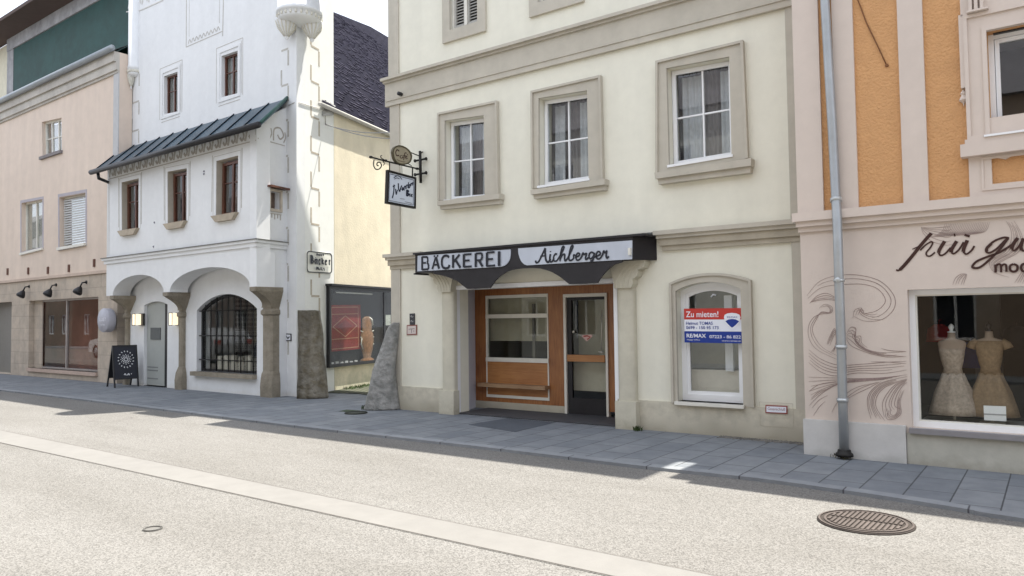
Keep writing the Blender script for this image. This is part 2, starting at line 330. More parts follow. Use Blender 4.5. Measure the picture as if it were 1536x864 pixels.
# ------------------------------------------------------------------ frames of the walls
FM = Fr(G(1205, 664), -36.0); FW = Fr(G(267, 584), -37.3); FP = Fr(G(157, 574), -36.8); FO = Fr(G(1362, 695), -37.5)
YM, YW, YP, YO = FM.yaw, FW.yaw, FP.yaw, FO.yaw
zc = FW(4.14, 0, -.40); FA = Fr((zc.x, zc.y), 69.0)      # alley side of the white house, u runs back into the alley

# ------------------------------------------------------------------ ground
def sheet(name, pts, z, m, h=None):
    mb = MB(); n = len(pts)
    vs = [Vector((p[0], p[1], z)) for p in pts]
    tri = tessellate_polygon([vs]); fs = [list(t) for t in tri]
    if h:
        vs += [Vector((p[0], p[1], z-h)) for p in pts]; fs += [[i, (i+1) % n, n+(i+1) % n, n+i] for i in range(n)]
    mb.add(vs, fs); o = mb.thing(name, m, (FM.p.x, FM.p.y, 0), YM, None, None, kind='structure'); return o
roadm = asphalt('light_asphalt', (.125, .121, .113), (.225, .218, .206), 105)
stripm = mat('smooth_concrete_strip', (.192, .186, .175), rough=.8, var=.06, scale=4, bump=.3, bscale=60)
pavm = slabs('pavement_slabs', (.170, .186, .205), (.215, .230, .245), (.075, .08, .085), .62, .37, .37, .007, 'YX', .8)
kerbm = slabs('kerb_granite', (.27, .285, .30), (.23, .245, .26), (.09, .09, .10), 1.0, 2.0, 0, .008, 'XY', .8)
RZ = -.035
c0 = FM(0, 0, 0)
road = sheet('road', [(c0.x-150, c0.y-150), (c0.x+150, c0.y-150), (c0.x+150, c0.y+150), (c0.x-150, c0.y+150)], RZ, roadm)
_k = [G(x, y, 0) for x, y in ((0, 584.5), (150, 602), (300, 620.5), (450, 639), (600, 656), (760, 674), (960, 698), (1130, 716), (1240, 731), (1350, 747), (1450, 763), (1536, 777))]
_k = [((p-FM.p).dot(FM.a), (p-FM.p).dot(FM.n)) for p in _k]
KL = [(-60, _k[0][1]), (-32, _k[0][1])]+_k+[(5, _k[-1][1]+.25), (12, _k[-1][1]+.9), (30, 5)]
KL = [(a, b) for a, b in crv(KL, 4)]
W2 = lambda a, b: FM(a, 0, b).xy
sheet('pavement', [W2(a, b-.13) for a, b in KL]+[W2(30, -40), W2(-60, -40)], 0, pavm, .3)
mb = MB(); k0 = [W2(a, b-.128) for a, b in KL]; k1 = [W2(a, b) for a, b in KL]; n = len(KL)
vs = [(p.x, p.y, .003) for p in k0]+[(p.x, p.y, -.002) for p in k1]+[(p.x, p.y, -.3) for p in k1]
mb.add(vs, [[i, n+i, n+i+1, i+1] for i in range(n-1)]+[[n+i, 2*n+i, 2*n+i+1, n+i+1] for i in range(n-1)])
mb.thing('kerb', kerbm, (FM.p.x, FM.p.y, 0), YM, None, None, kind='structure')
# smooth strip along the carriageway
a = [G(x, y, RZ).xy for x, y in ((0, 648), (150, 677), (300, 703), (500, 746), (700, 785), (1000, 860))]
b = [G(x, y, RZ).xy for x, y in ((0, 664), (150, 697), (300, 728), (530, 780), (850, 850))]
def ext(p, q, L): v = (q-p).normalized(); return p-v*L
def fit(P):
    # straight line through first and last measured points, in wall coordinates
    uv = [((Vector((*p, 0))-FM.p).dot(FM.a), (Vector((*p, 0))-FM.p).dot(FM.n)) for p in P]
    mu = sum(x for x, _ in uv)/len(uv); mv = sum(y for _, y in uv)/len(uv)
    k = sum((x-mu)*(y-mv) for x, y in uv)/sum((x-mu)**2 for x, _ in uv); return lambda u: mv+k*(u-mu)
fa, fb = fit(a), fit(b)
sheet('paved_strip', [W2(u, fb(u)) for u in (-40, 14)]+[W2(u, fa(u)) for u in (14, -40)], RZ+.006, stripm, .02)
mb = MB()
for fn, o in ((fa, -.008), (fb, .008)):
    q = [W2(-40, fn(-40)+o), W2(14, fn(14)+o), W2(14, fn(14)+o+.010), W2(-40, fn(-40)+o+.010)]
    mb.add([(p.x, p.y, RZ+.0095) for p in q], [[0, 1, 2, 3]])
mb.thing('strip_joint', mat('dark_joint', (.12, .11, .10)), (FM.p.x, FM.p.y, 0), YM, None, None, kind='structure')
# far pavement behind the camera
sheet('far_pavement', [W2(-60, 12.3), W2(30, 12.3), W2(30, 30), W2(-60, 30)], .02, pavm, .3)

# ------------------------------------------------------------------ cream building (centre)
EM = empty('cream_house', FM(-3.6, 0, 0), YM, 'cream rendered town house with tan window surrounds and closed bakery shop front', 'house')
UL, UR, ZE = -7.22, .06, 10.0
def qhole(q): return q.hole()
M_up = [  # surround corners, frame corners, sill corners (pixels)
 ([(657, 170), (746, 151), (748.5, 290), (657.5, 301)], [(676.5, 184), (735, 176), (736.5, 297), (677, 301.5)], [(656, 302), (749, 290), (749, 305), (657, 314)]),
 ([(797, 137), (901.5, 113), (905.5, 270), (798, 283)], [(816.7, 151), (889, 139.5), (891.5, 270), (817, 281)], [(796, 285), (907, 268), (907, 284), (797, 298)]),
 ([(984, 92), (1115, 60.5), (1122.8, 237), (984, 259)], [(1007, 107), (1100.6, 90), (1104, 235), (1010.9, 250.5)], [(982, 259), (1127, 237), (1126, 258), (984, 276)])]
REC = -.13
upq = [Quad(FM, b, REC) for a, b, c in M_up]
h3 = [(-5.79, 6.66, -5.13, 7.62), (-3.93, 6.66, -3.22, 7.62), (-1.68, 6.66, -.9, 7.62)]
uo0, uo1 = FM.U(684, 520), FM.U(924, 520)
gw = dict(u0=FM.U(1022.5, 520, REC), u1=FM.U(1119.5, 520, REC), z0=FM.Z(1070, 602.5, REC), zs=FM.Z(1022.5, 437, REC), zt=FM.Z(1070, 423.5, REC))
OPZ = 2.13
holes = [q.hole() for q in upq]+[[(a, b), (c, b), (c, d), (a, d)] for a, b, c, d in h3]+[[(uo0, -.02), (uo1, -.02), (uo1, OPZ), (uo0, OPZ)]]+[seg(gw['u0'], gw['u1'], gw['z0'], gw['zs'], gw['zt'])]
wall = MB().prism(FM, [[(UL, -.05), (UR, -.05), (UR, ZE), (UL, ZE)]]+[h if i != 6 else [(uo0, .0), (uo1, .0), (uo1, OPZ), (uo0, OPZ)] for i, h in enumerate(holes)], -.34, 0).build('front_wall', cream, EM)
mb = MB().box(FM, UL, UL+.35, -.05, ZE, -9, -.345).box(FM, UR-.35, UR, -.05, ZE, -9, -.345).box(FM, UL+.35, UR-.35, -.05, ZE, -9, -8.7)
mb.box(FM, UL+.36, UR-.36, 2.75, 2.95, -8.6, -.35).box(FM, UL+.36, UR-.36, 5.75, 5.95, -8.6, -.35)
mb.box(FM, -2.55, -2.4, 0, 2.75, -8.6, -.35); mb.build('side_wall', cream, EM)
mb = MB(); OV = .05
ry = lambda u, z, d: FM(u, z, d)
mb.add([FM(UL-.1, ZE, OV), FM(UR-.0, ZE, OV), FM(UR, ZE+2.9, -4.6), FM(UL-.1, ZE+2.9, -4.6), FM(UR, ZE, -9.3), FM(UL-.1, ZE, -9.3), FM(UL-.1, ZE-.12, OV), FM(UR, ZE-.12, OV), FM(UL-.1, ZE-.12, -9.3), FM(UR, ZE-.12, -9.3)],
       [[0, 1, 2, 3], [3, 2, 4, 5], [0, 6, 7, 1], [6, 8, 9, 7], [0, 3, 5, 8, 6], [1, 7, 9, 4, 2], [4, 9, 8, 5]])
mb.build('roof', slate, EM)
MB().box(FM, UR+.001, UR+.40, ZE-.1, ZE+.02, -4, .05).box(FM, UR+.401, UR+1.3, ZE-.1, ZE+.02, -4, -.90).build('added_shade_verge', slate, EM)  # made-up overhang above the view, shapes the sun patch beside the orange house
MB().box(FM, UL-1.199, UL+.15, 10.85, 11.0, -5.0, -.75).box(FM, -9.85, UL-1.2, 10.851, 11.001, -5.0, -.40).build('added_shade_roof', slate, EM)  # invented roof across the alley, out of view, keeps the alley mouth shaded
# plinth
zp = lambda x, y: FM.Z(x, y, .03)
mb = MB(); uA, uB = FM.U(603, 600), FM.U(656, 600); uC = FM.U(958, 600)
mb.box(FM, UL-.03, uo0-.03, -.05, .42, .0, .035); mb.build('plinth', cream_low, EM); mb = MB(); mb.box(FM, uo1+.03, UR+.02, -.05, .42, .0, .035); mb.build('plinth', cream_low, EM)
# corner pilasters
mb = MB().box(FM, UL-.04, -7.03, .42, 2.56, 0, .03).box(FM, UL-.05, -7.03, 2.84, 5.60, 0, .03).box(FM, UL-.08, -7.04, 6.12, ZE-.12, 0, .03)
mb.build('corner_pilaster', tan, EM)
mb = MB().box(FM, -.07, UR+.02, .42, 2.56, 0, .03).box(FM, -.07, UR+.02, 2.84, 5.60, 0, .03).box(FM, -.07, UR+.02, 6.12, ZE-.12, 0, .03).build('corner_pilaster', tan, EM)
# cornices
mb = MB().prism(Fr(FM(UL-.14, 0, 0), -36+0), [[(0, 5.60), (UR-UL+.19, 5.60), (UR-UL+.19, 6.03), (0, 6.03)]], 0, .06)
mb.box(FM, UL-.16, UR+.04, 6.03, 6.07, 0, .10).box(FM, UL-.18, UR+.04, 6.07, 6.12, 0, .15).box(FM, UL-.12, UR+.04, 5.69, 5.71, .06, .075)
mb.build('upper_cornice', tan, EM)
for a0, a1 in ((UL-.1, -6.42), (-1.90, UR+.03)):
    mb = MB().box(FM, a0-.04, a1, 2.77, 2.83, 0, .15).box(FM, a0-.01, a1, 2.72, 2.77, 0, .11); mb.build('string_course', tan, EM)
    mb = MB().box(FM, a0+.02, a1, 2.62, 2.72, 0, .075).box(FM, a0+.05, a1, 2.55, 2.62, 0, .045); mb.build('string_moulding', tan_dark, EM)
def win_room(F, pts, depth, m, parent, name='window_recess_back'):
    us = [p[0] for p in pts]; zs = [p[1] for p in pts]
    return MB().box(F, min(us)-.3, max(us)+.3, min(zs)-.2, max(zs)+.2, -depth-.05, -depth).build(name, m, parent)
def drape(mb, F, u0, u1, z0, z1, d, amp=.025, fold=.09):
    n = max(6, int((u1-u0)/fold*6)); vs = []
    for k in range(n+1):
        u = u0+(u1-u0)*k/n; o = amp*math.sin(k/6*2*math.pi)+random.uniform(-.004, .004)
        vs += [F(u, z0, d+o*1.3), F(u, z1, d+o*.6)]
    return mb.add(vs, [[2*k, 2*k+2, 2*k+3, 2*k+1] for k in range(n)], True)
def cream_window(sur, frm, sil, k):
    qs = Quad(FM, sur, .045); q = Quad(FM, frm, REC); W_, H_ = q.w, q.h
    f = MB().ring(q, .0, W_, .0, H_, .055, REC-.06, REC).box(q, W_/2-.012, W_/2+.012, .05, H_-.05, REC-.05, REC-.012).box(q, .05, W_/2-.013, H_*.5-.011, H_*.5+.011, REC-.05, REC-.014).box(q, W_/2+.013, W_-.05, H_*.5-.011, H_*.5+.011, REC-.05, REC-.014)
    f.ring(q, .02, W_-.02, .02, H_-.02, .05, REC, REC+.02)
    fo = f.build('window', upvc, EM)
    MB().box(q, .055, W_-.055, .055, H_-.055, REC-.035, REC-.03).build('pane', glassw, fo)
    # surround ring
    ci = q.hole(); co = qs.hole(); e = .0
    MB().band(FM, co, ci, 0.001, .045).build('surround', tan, fo)
    mb = MB(); c = [(co[i][0], co[i][1]) for i in range(4)]; ins = [(c[0][0]+.035, c[0][1]), (c[1][0]-.035, c[1][1]), (c[2][0]-.035, c[2][1]-.035), (c[3][0]+.035, c[3][1]-.035)]
    mb.band(FM, [c[1], c[2], c[3], c[0]], [ins[1], ins[2], ins[3], ins[0]], .045, .075, closed=False).build('surround_moulding', tan, fo)
    qq = Quad(FM, sil, .14); MB().box(qq, 0, qq.w, qq.h*.45, qq.h, .0, .15).box(qq, .02, qq.w-.02, 0, qq.h*.45, .0, .10).build('sill', tan, fo)
    MB().box(q, -.02, W_+.02, -.035, .0, REC, .06).build('sill_flashing', upvc, fo)
    mb = MB(); drape(mb, q, .06, W_*(.34, .3, .40)[k], .06, H_-.06, REC-.22); drape(mb, q, W_*(.62, .6, .70)[k], W_-.06, .06, H_-.06, REC-.22)
    mb.build('curtain', curtain, fo)
    mb = MB(); drape(mb, q, -.1, W_+.1, -.05, H_+.05, REC-.34, .02, .07); mb.build('net_curtain', mat('grey_net_curtain', (.30, .275, .275), rough=.9, var=.12, scale=9) if 'grey_net_curtain' not in bpy.data.materials else bpy.data.materials['grey_net_curtain'], fo)
    return fo
for k, (a_, b_, c_) in enumerate(M_up): cream_window(a_, b_, c_, k)
# little plants and ornaments on the inner sill of the upper windows
for k, (u0, z0, w0, h0) in enumerate([(h[0], h[1], h[2], h[3]) for h in h3]):
    u1, z1 = w0, h0; a0, b0, a1, b1 = u0, z0, u1, z1
    f = MB().ring(FM, a0, a1, b0, b1, .06, -.10, -.03).box(FM, (a0+a1)/2-.03, (a0+a1)/2+.03, b0+.06, b1-.06, -.09, -.02)
    fo = f.build('shuttered_window', upvc_dirty, EM)
    mb = MB()
    for s_ in (0, 1):
        p0 = a0+.06 if s_ == 0 else (a0+a1)/2+.03; p1 = (a0+a1)/2-.03 if s_ == 0 else a1-.06; z = b0+.1
        mb.ring(FM, p0+.003, p1-.003, b0+.07, b1-.07, .03, -.085, -.045)
        while z < b1-.12:
            mb.add([FM(p0+.03, z, -.05), FM(p1-.03, z, -.05), FM(p1-.03, z+.035, -.085), FM(p0+.03, z+.035, -.085), FM(p0+.03, z-.006, -.055), FM(p1-.03, z-.006, -.055), FM(p1-.03, z+.029, -.09), FM(p0+.03, z+.029, -.09)], [[0, 1, 2, 3], [4, 7, 6, 5], [0, 4, 5, 1], [3, 2, 6, 7]]); z += .052
    mb.build('louvre_shutter', mat('grey_shutter', (.42, .41, .38), var=.08) if k == 0 else bpy.data.materials['grey_shutter'], fo)
    MB().ring(FM, a0-.15, a1+.15, b0-.18, b1+.16, .17, 0, .05, wb=.2).build('surround', tan, fo)
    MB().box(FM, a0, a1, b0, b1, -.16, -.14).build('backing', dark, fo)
# arched ground floor window
g_ = gw; wu = g_['u1']-g_['u0']
o_ = seg(g_['u0'], g_['u1'], g_['z0'], g_['zs'], g_['zt']); i_ = seg(g_['u0']+.07, g_['u1']-.07, g_['z0']+.09, g_['zs']-.045, g_['zt']-.07)
i2 = seg(g_['u0']+.115, g_['u1']-.115, g_['z0']+.135, g_['zs']-.085, g_['zt']-.115)
fo = MB().band(FM, o_, i_, REC-.06, REC).band(FM, i_, i2, REC-.05, REC-.015).build('arched_window', upvc, EM)
MB().prism(FM, [i2], REC-.04, REC-.035).build('pane', glassw, fo)
su0, su1 = FM.U(1006, 500, .04), FM.U(1129, 500, .04)
so_ = seg(su0, su1, .415, FM.Z(1006, 425, .04), FM.Z(1067, 409.5, .04)); MB().band(FM, so_, [(p[0], p[1]) for p in o_], .001, .045).build('surround', tan, fo)
s1 = seg(su0+.035, su1-.035, .415, FM.Z(1006, 425, .04)-.02, FM.Z(1067, 409.5, .04)-.035)
MB().band(FM, so_[1:]+so_[:1], s1[1:]+s1[:1], .045, .07, closed=False).build('surround_moulding', tan, fo)
MB().box(FM, g_['u0']-.03, g_['u1']+.02, g_['z0']-.045, g_['z0'], REC, .10).build('sill', upvc_dirty, fo)
MB().box(FM, g_['u0']-.2, g_['u1']+.3, .2, 2.3, -.8, -.75).build('room_wall', mat('olive_grey_room', (.40, .40, .32), rough=.9), fo)
MB().box(FM, g_['u0']-.2, g_['u1']+.3, .5, .86, -.74, -.35).build('shop_counter', mat('pale_counter', (.72, .68, .58), rough=.6), fo)
u_ = FM.U(1099, 540, -.4); MB().box(FM, u_-.06, u_+.05, .85, 1.9, -.34, -.28).build('inner_post', upvc, fo)
# small things: access panel in the wall
pu0, pu1 = FM.U(1140.5, 615), FM.U(1191, 615); MB().ring(FM, pu0, pu1, .18, .49, .006, .036, .039).build('access_panel', cream_low, EM)

# shop opening: posts, ceiling, side panels
D9 = -.90
def ux(x, y=520, d=D9): return FM.U(x, y, d)
def zy(x, y, d=D9): return FM.Z(x, y, d)
SH = MB()
sp0, sp1 = ux(713), ux(920.5)
MB().box(FM, uo0-.065, uo0+.012, 0, OPZ+.065, -.1, .03).box(FM, uo1-.012, uo1+.05, 0, OPZ+.065, -.1, .03).box(FM, uo0+.012, uo1-.012, OPZ-.005, OPZ+.065, -.1, .03).build('opening_trim', upvc, EM)
rv = MB(); rv.add([FM(uo0+.002, 0, -.1), FM(uo0+.002, OPZ, -.1), FM(sp0, OPZ+.06, D9), FM(sp0, 0, D9)], [[0, 3, 2, 1]])
rv.box(FM, uo0-.3, sp0-.01, 0, OPZ+.1, D9-.05, D9-.01)
rv.build('side_panel', mat('bluish_white_panel', (.60, .61, .68), rough=.6, var=.03), EM)
MB().add([FM(uo1-.002, 0, -.1), FM(uo1-.002, OPZ, -.1), FM(uo1-.06, OPZ+.06, D9), FM(uo1-.06, 0, D9)], [[0, 1, 2, 3]]).box(FM, sp1-.0, uo1+.3, 0, OPZ+.1, D9-.05, D9-.012).build('side_panel', brownwood, EM)
MB().box(FM, uo0-.1, uo1+.1, OPZ+.09, OPZ+.14, D9-.2, -.0-.34).build('porch_ceiling', upvc_dirty, EM)
MB().box(FM, sp0+.005, ux(847.6), 0, .129, D9-.04, D9+.012).build('shop_front_base', cream_low, EM)
MB().box(FM, uo0+.0, uo1, .0, .014, D9, -.02).build('threshold', mat('dark_threshold', (.07, .07, .075), rough=.7), EM)
X = lambda x: 640+x/3.3235
Y = lambda y: 400+y/3.3235
def U3(x, y=400, d=D9): return FM.U(X(x), Y(y), d)
def Z3(x, y, d=D9): return FM.Z(X(x), Y(y), d)
t0 = zy(815, 428.5)
# timber shop front with window
wx0, wx1 = U3(298), U3(609); wz1 = Z3(450, 140); wz0 = Z3(455, 658)
dx0, dx1 = U3(688), U3(906); dz1 = Z3(800, 134)
sf = MB().prism(FM, [[(sp0, .13), (dx0, .13), (dx0, dz1), (dx1, dz1), (dx1, .09), (uo1-.06, .09), (uo1-.06, t0), (sp0, t0)], [(wx0, wz0), (wx1, wz0), (wx1, wz1), (wx0, wz1)]], D9-.06, D9)
sfo = sf.build('shop_front', brownwood, EM)
zb = [Z3(450, y) for y in (140, 155, 236, 256, 455, 476, 585, 603, 644, 658)]
wf = MB().box(FM, wx0, wx1, zb[1], zb[0], D9-.05, D9+.015).box(FM, wx0, wx1, zb[3], zb[2], D9-.05, D9+.02).box(FM, wx0, wx1, zb[5], zb[4], D9-.05, D9+.025).box(FM, wx0, wx1, zb[9], zb[8], D9-.05, D9+.015)
wf.box(FM, wx0, wx0+.022, zb[8], zb[1], D9-.05, D9+.013).box(FM, wx1-.022, wx1, zb[8], zb[1], D9-.05, D9+.013)
wf.build('window_frame', upvc_dirty, sfo)
MB().box(FM, wx0+.02, wx1-.02, zb[4], zb[1], D9-.03, D9-.025).build('shop_pane', glassd, sfo)
MB().box(FM, wx0+.02, wx1-.02, zb[8], zb[5], D9-.03, D9+.004).build('lower_panel', oakpanel, sfo)
MB().box(FM, wx0-.09, wx1+.01, zb[7], zb[6], D9, D9+.16).build('ledge', ledgew, sfo)
mb = MB().box(FM, wx0-.05, wx1+.05, Z3(450, 372), zb[1]+.03, D9-.18, D9-.16); mb.build('inner_screen', board, sfo)
mb = MB().box(FM, U3(508), U3(520), zb[4], Z3(510, 185), D9-.14, D9-.12).build('inner_post', roomgrey, sfo)
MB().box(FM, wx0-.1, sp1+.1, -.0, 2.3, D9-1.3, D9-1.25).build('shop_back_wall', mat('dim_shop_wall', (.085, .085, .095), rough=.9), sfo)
# door
dr = MB().box(FM, dx0, dx0+.045, .0, dz1, D9-.05, D9+.03).box(FM, dx1-.04, dx1, .0, dz1, D9-.05, D9+.03).box(FM, dx0+.045, dx1-.04, dz1-.055, dz1, D9-.05, D9+.028)
dro = dr.build('shop_door', upvc_dirty, EM)
a0, a1 = dx0+.05, dx1-.045; zt = dz1-.06
gl0, gl1 = U3(722), U3(890); gz = [Z3(800, y) for y in (165, 440, 474, 658)]
MB().prism(FM, [[(a0, .015), (a1, .015), (a1, zt), (a0, zt)], [(gl0, gz[1]), (gl1, gz[1]), (gl1, gz[0]), (gl0, gz[0])], [(gl0, gz[3]), (gl1, gz[3]), (gl1, gz[2]), (gl0, gz[2])]], D9-.05, D9-.005).build('door_leaf', blacks, dro)
MB().box(FM, gl0, gl1, gz[3], gz[0], D9-.04, D9-.035).build('pane', glassd, dro)
MB().box(FM, a0+.01, gl1+.0, gz[2]+.0, gz[1], D9-.004, D9+.03).build('door_rail', oakpanel, dro)
hx = U3(878); mb = MB().tube([FM(hx, gz[1]+.04, D9+.05), FM(hx+.012, Z3(880, 330), D9+.05), FM(hx+.022, Z3(880, 215), D9+.05)], .008).tube([FM(hx-.05, gz[1]+.055, D9+.05), FM(hx+.03, gz[1]+.05, D9+.05)], .014); mb.tube([FM(hx, gz[1]+.05, D9-.005), FM(hx, gz[1]+.05, D9+.05)], .012)
mb.build('handle', mat('pale_metal', (.55, .53, .48), rough=.35, metal=.6), dro)
lx, lz = FM.hit(X(732), Y(325), D9); MB().lathe(FM(lx, lz, D9-.006), [(.026, 0), (.024, .012), (.01, .018)], 16, axis=FM.n).build('lock', bpy.data.materials['pale_metal'], dro)
sx_, sz_ = FM.hit(X(796), Y(354), D9); st = MB().prism(FM, [[(sx_-.09, sz_+.045), (sx_-.105, sz_+.02), (sx_-.01, sz_-.065), (sx_+.10, sz_+.02), (sx_+.085, sz_+.05)]], D9-.033, D9-.030)
sto = st.build('door_sticker', mat('sticker_pink', (.62, .42, .38), rough=.5), dro); MB().ribbon(FM, [(sx_-.07, sz_+.02), (sx_, sz_+.03), (sx_+.06, sz_+.01), (sx_, sz_-.03)], .022, D9-.028).build('sticker_mark', mat('sticker_red', (.35, .05, .04), rough=.5), sto)
MB().box(FM, a0, a1, gz[2]-.1, zt, D9-.40, D9-.38).build('inner_wall', board, dro)
MB().box(FM, a0-.1, a1+.1, gz[3]+.1, gz[2]-.03, D9-.55, D9-.25).build('inner_counter', mat('cream_counter', (.60, .56, .44), rough=.6), dro)
# engaged columns with scrolled capitals
def column(name, c, w0, top, parent, big):
    e = []
    mb = MB().box(FM, c-w0*.62, c+w0*.62, -.02, .40, .0, .15)
    n = 12; pts = [(c-w0*.5, 0), (c-w0*.5, .07)]+[(c+w0*.5*math.cos(math.pi*(1-k/n)), .07+.06*math.sin(math.pi*k/n)) for k in range(1, n)]+[(c+w0*.5, .07), (c+w0*.5, 0)]
    vs = [FM(p[0], z, p[1]) for z in (.40, top-.36) for p in pts]; m = len(pts); mb.add(vs, [[k, k+1, m+k+1, m+k] for k in range(m-1)], True)
    col_ = mb.build('column', colm, parent)
    # capital: stepped scroll widening outwards
    s = 1 if big else -1
    pr = [(-.5, 0), (.5, 0), (.62, .06), (.60, .12), (.85, .16), (.95, .22), (.90, .25), (1.25, .28), (1.35, .34), (1.35, .40), (-.75, .40), (-.8, .30), (-.66, .22), (-.55, .12)]
    out = [(c+p[0]*w0*s*(1 if p[0]*1 else 1), top-.38+p[1]) for p in pr]
    cb = MB().prism(FM, [out], 0, .17)
    for k in range(4):
        A = [(c+s*w0*(-.45+.25*k+.9*t*t), top-.36+t*.34) for t in [i/8 for i in range(9)]]; cb.ribbon(FM, A, .016, .178, t=.012)
    cb.build('capital', colm, col_); return col_
cw = .27
column('column', FM.U(670, 560, .13), cw, 2.47, EM, False)
column('column', FM.U(938, 560, .13), cw, 2.42, EM, True)

# ------------------------------------------------------------------ fascia sign over the shop
FS = .40
sx0 = FM.U(622.8, 396, FS); sx1 = FM.U(949, 375, FS); wx = -1.95
zB, zT = FM.Z(800, 399.3, FS), 2.745
zB = 2.425
ES = empty('shop_sign', FM(-4.2, zB, 0), YM, 'long black fascia sign box lettered BÄCKEREI and Aichberger above the shop opening', 'shop sign')
mb = MB(); P_ = [(sx0, FS), (sx1, FS), (wx, .005), (sx0, .005)]
mb.add([FM(u, z, d) for z in (zB, zT) for u, d in P_], [[3, 2, 1, 0], [4, 5, 6, 7], [0, 1, 5, 4], [1, 2, 6, 5], [2, 3, 7, 6], [3, 0, 4, 7]])
mb.box(FM, sx0-.03, wx+.02, zT, zT+.03, .005, FS+.03)
mb.box(FM, sx0-.02, sx0+.02, zB-.025, zB+.0, .05, FS+.02)
bo = mb.build('sign_box', blacks, ES)
# sloped cover plate on top
MB().add([FM(sx0-.03, zT+.031, FS+.03), FM(sx1+.05, zT+.031, FS+.03), FM(wx+.02, zT+.085, .02), FM(sx0-.03, zT+.085, .02), FM(sx0-.03, zT+.031, .02), FM(wx+.02, zT+.031, .02)], [[0, 1, 2, 3], [0, 3, 4], [1, 5, 2], [0, 4, 5, 1]]).build('cover_plate', mat('grey_tin_cover', (.19, .20, .205), rough=.5, metal=.3), ES)
S1 = lambda x, y: FM.hit(610+x/7.68, 340+y/7.68, FS+.012)
S2 = lambda x, y: FM.hit(790+x/7.314, 340+y/7.314, FS+.012)
MB().prism(FM, [[S1(122, 515), S1(1085, 462)]+[S1(*p) for p in crv([(1085, 462), (1140, 440), (1180, 390), (1195, 330), (1196, 262)], 5)[1:]]+[S1(126, 335)]], FS-.01, FS+.012).build('sign_panel', signpale, ES)
MB().prism(FM, [[S2(1155, 357), S2(1157, 150)]+[S1(1283, 250)]+[S1(*p) for p in crv([(1283, 250), (1290, 320), (1315, 390), (1350, 430), (1385, 445)], 5)[1:]]], FS-.01, FS+.012).build('sign_panel', signpale, ES)
# valance with scalloped lower edge
vl = [S1(240, 530), S1(1530, 455), S2(930, 395)]
sc = [S1(*p) for p in crv([(300, 545), (430, 570), (560, 620), (640, 680), (690, 718)], 5)]+[S1(780, 716), S1(945, 706)]+[S1(*p) for p in crv([(955, 704), (1000, 640), (1080, 560), (1180, 505), (1300, 482), (1440, 476)], 5)]
sc += [S2(*p) for p in crv([(140, 458), (250, 490), (350, 545), (420, 600), (462, 632)], 5)]+[S2(620, 628), S2(772, 618)]+[S2(*p) for p in crv([(780, 600), (830, 530), (880, 470), (950, 420), (1040, 390)], 5)]
zt_ = zB+.004
MB().prism(FM, [[(sc[0][0], zt_)]+sc+[(sc[-1][0], zt_)]], FS-.03, FS-.005).build('scalloped_valance', blacks, ES)
MB().box(FM, sx1-.05, sx1-.01, zB+.06, zB+.16, FS+.012, FS+.05).build('sign_bracket', upvc_dirty, ES)
def strokes(conv, data, wd, d, F=FM, n=6):
    mb = MB()
    for s_ in data:
        sw = wd
        if isinstance(s_, tuple): sw, s_ = s_
        pts = [conv(*p) for p in (crv(s_, n) if len(s_) > 2 else s_)]; mb.ribbon(F, pts, sw, d, t=.003); d += .0004
    return mb
k_ = 1
BK = [(.045, [(180, 345), (180, 497)]), (.035, [(180, 350), (240, 350)]), (.035, [(240, 348), (246, 385)]), (.035, [(246, 385), (240, 415)]), (.035, [(238, 415), (254, 440)]), (.035, [(254, 438), (252, 490)]), (.035, [(180, 494), (250, 490)]), (.03, [(225, 416), (180, 419)]),
      (.035, [(336, 350), (298, 488)]), (.045, [(340, 350), (376, 484)]), (.03, [(312, 440), (366, 436)]), (.03, [(314, 340), (330, 338)]), (.03, [(350, 337), (366, 335)]),
      (.04, [(492, 352), (470, 336), (435, 338), (412, 370), (408, 425), (420, 465), (450, 480), (485, 470), (496, 440)]),
      (.045, [(538, 325), (538, 474)]), (.038, [(612, 322), (546, 405)]), (.042, [(566, 385), (622, 472)]),
      (.045, [(662, 318), (662, 468)]), (.032, [(662, 322), (750, 316)]), (.032, [(662, 392), (728, 388)]), (.032, [(662, 464), (752, 458)]),
      (.045, [(800, 308), (800, 466)]), (.032, [(800, 310), (868, 306)]), (.036, [(868, 304), (876, 345)]), (.036, [(876, 345), (862, 382)]), (.032, [(862, 384), (800, 390)]), (.04, [(838, 390), (880, 460)]),
      (.045, [(930, 298), (930, 460)]), (.032, [(930, 300), (1018, 292)]), (.032, [(930, 378), (1000, 372)]), (.032, [(930, 454), (1024, 447)]),
      (.05, [(1070, 284), (1070, 454)])]
strokes(S1, BK, .04, FS+.0165).build('lettering', ink, ES)
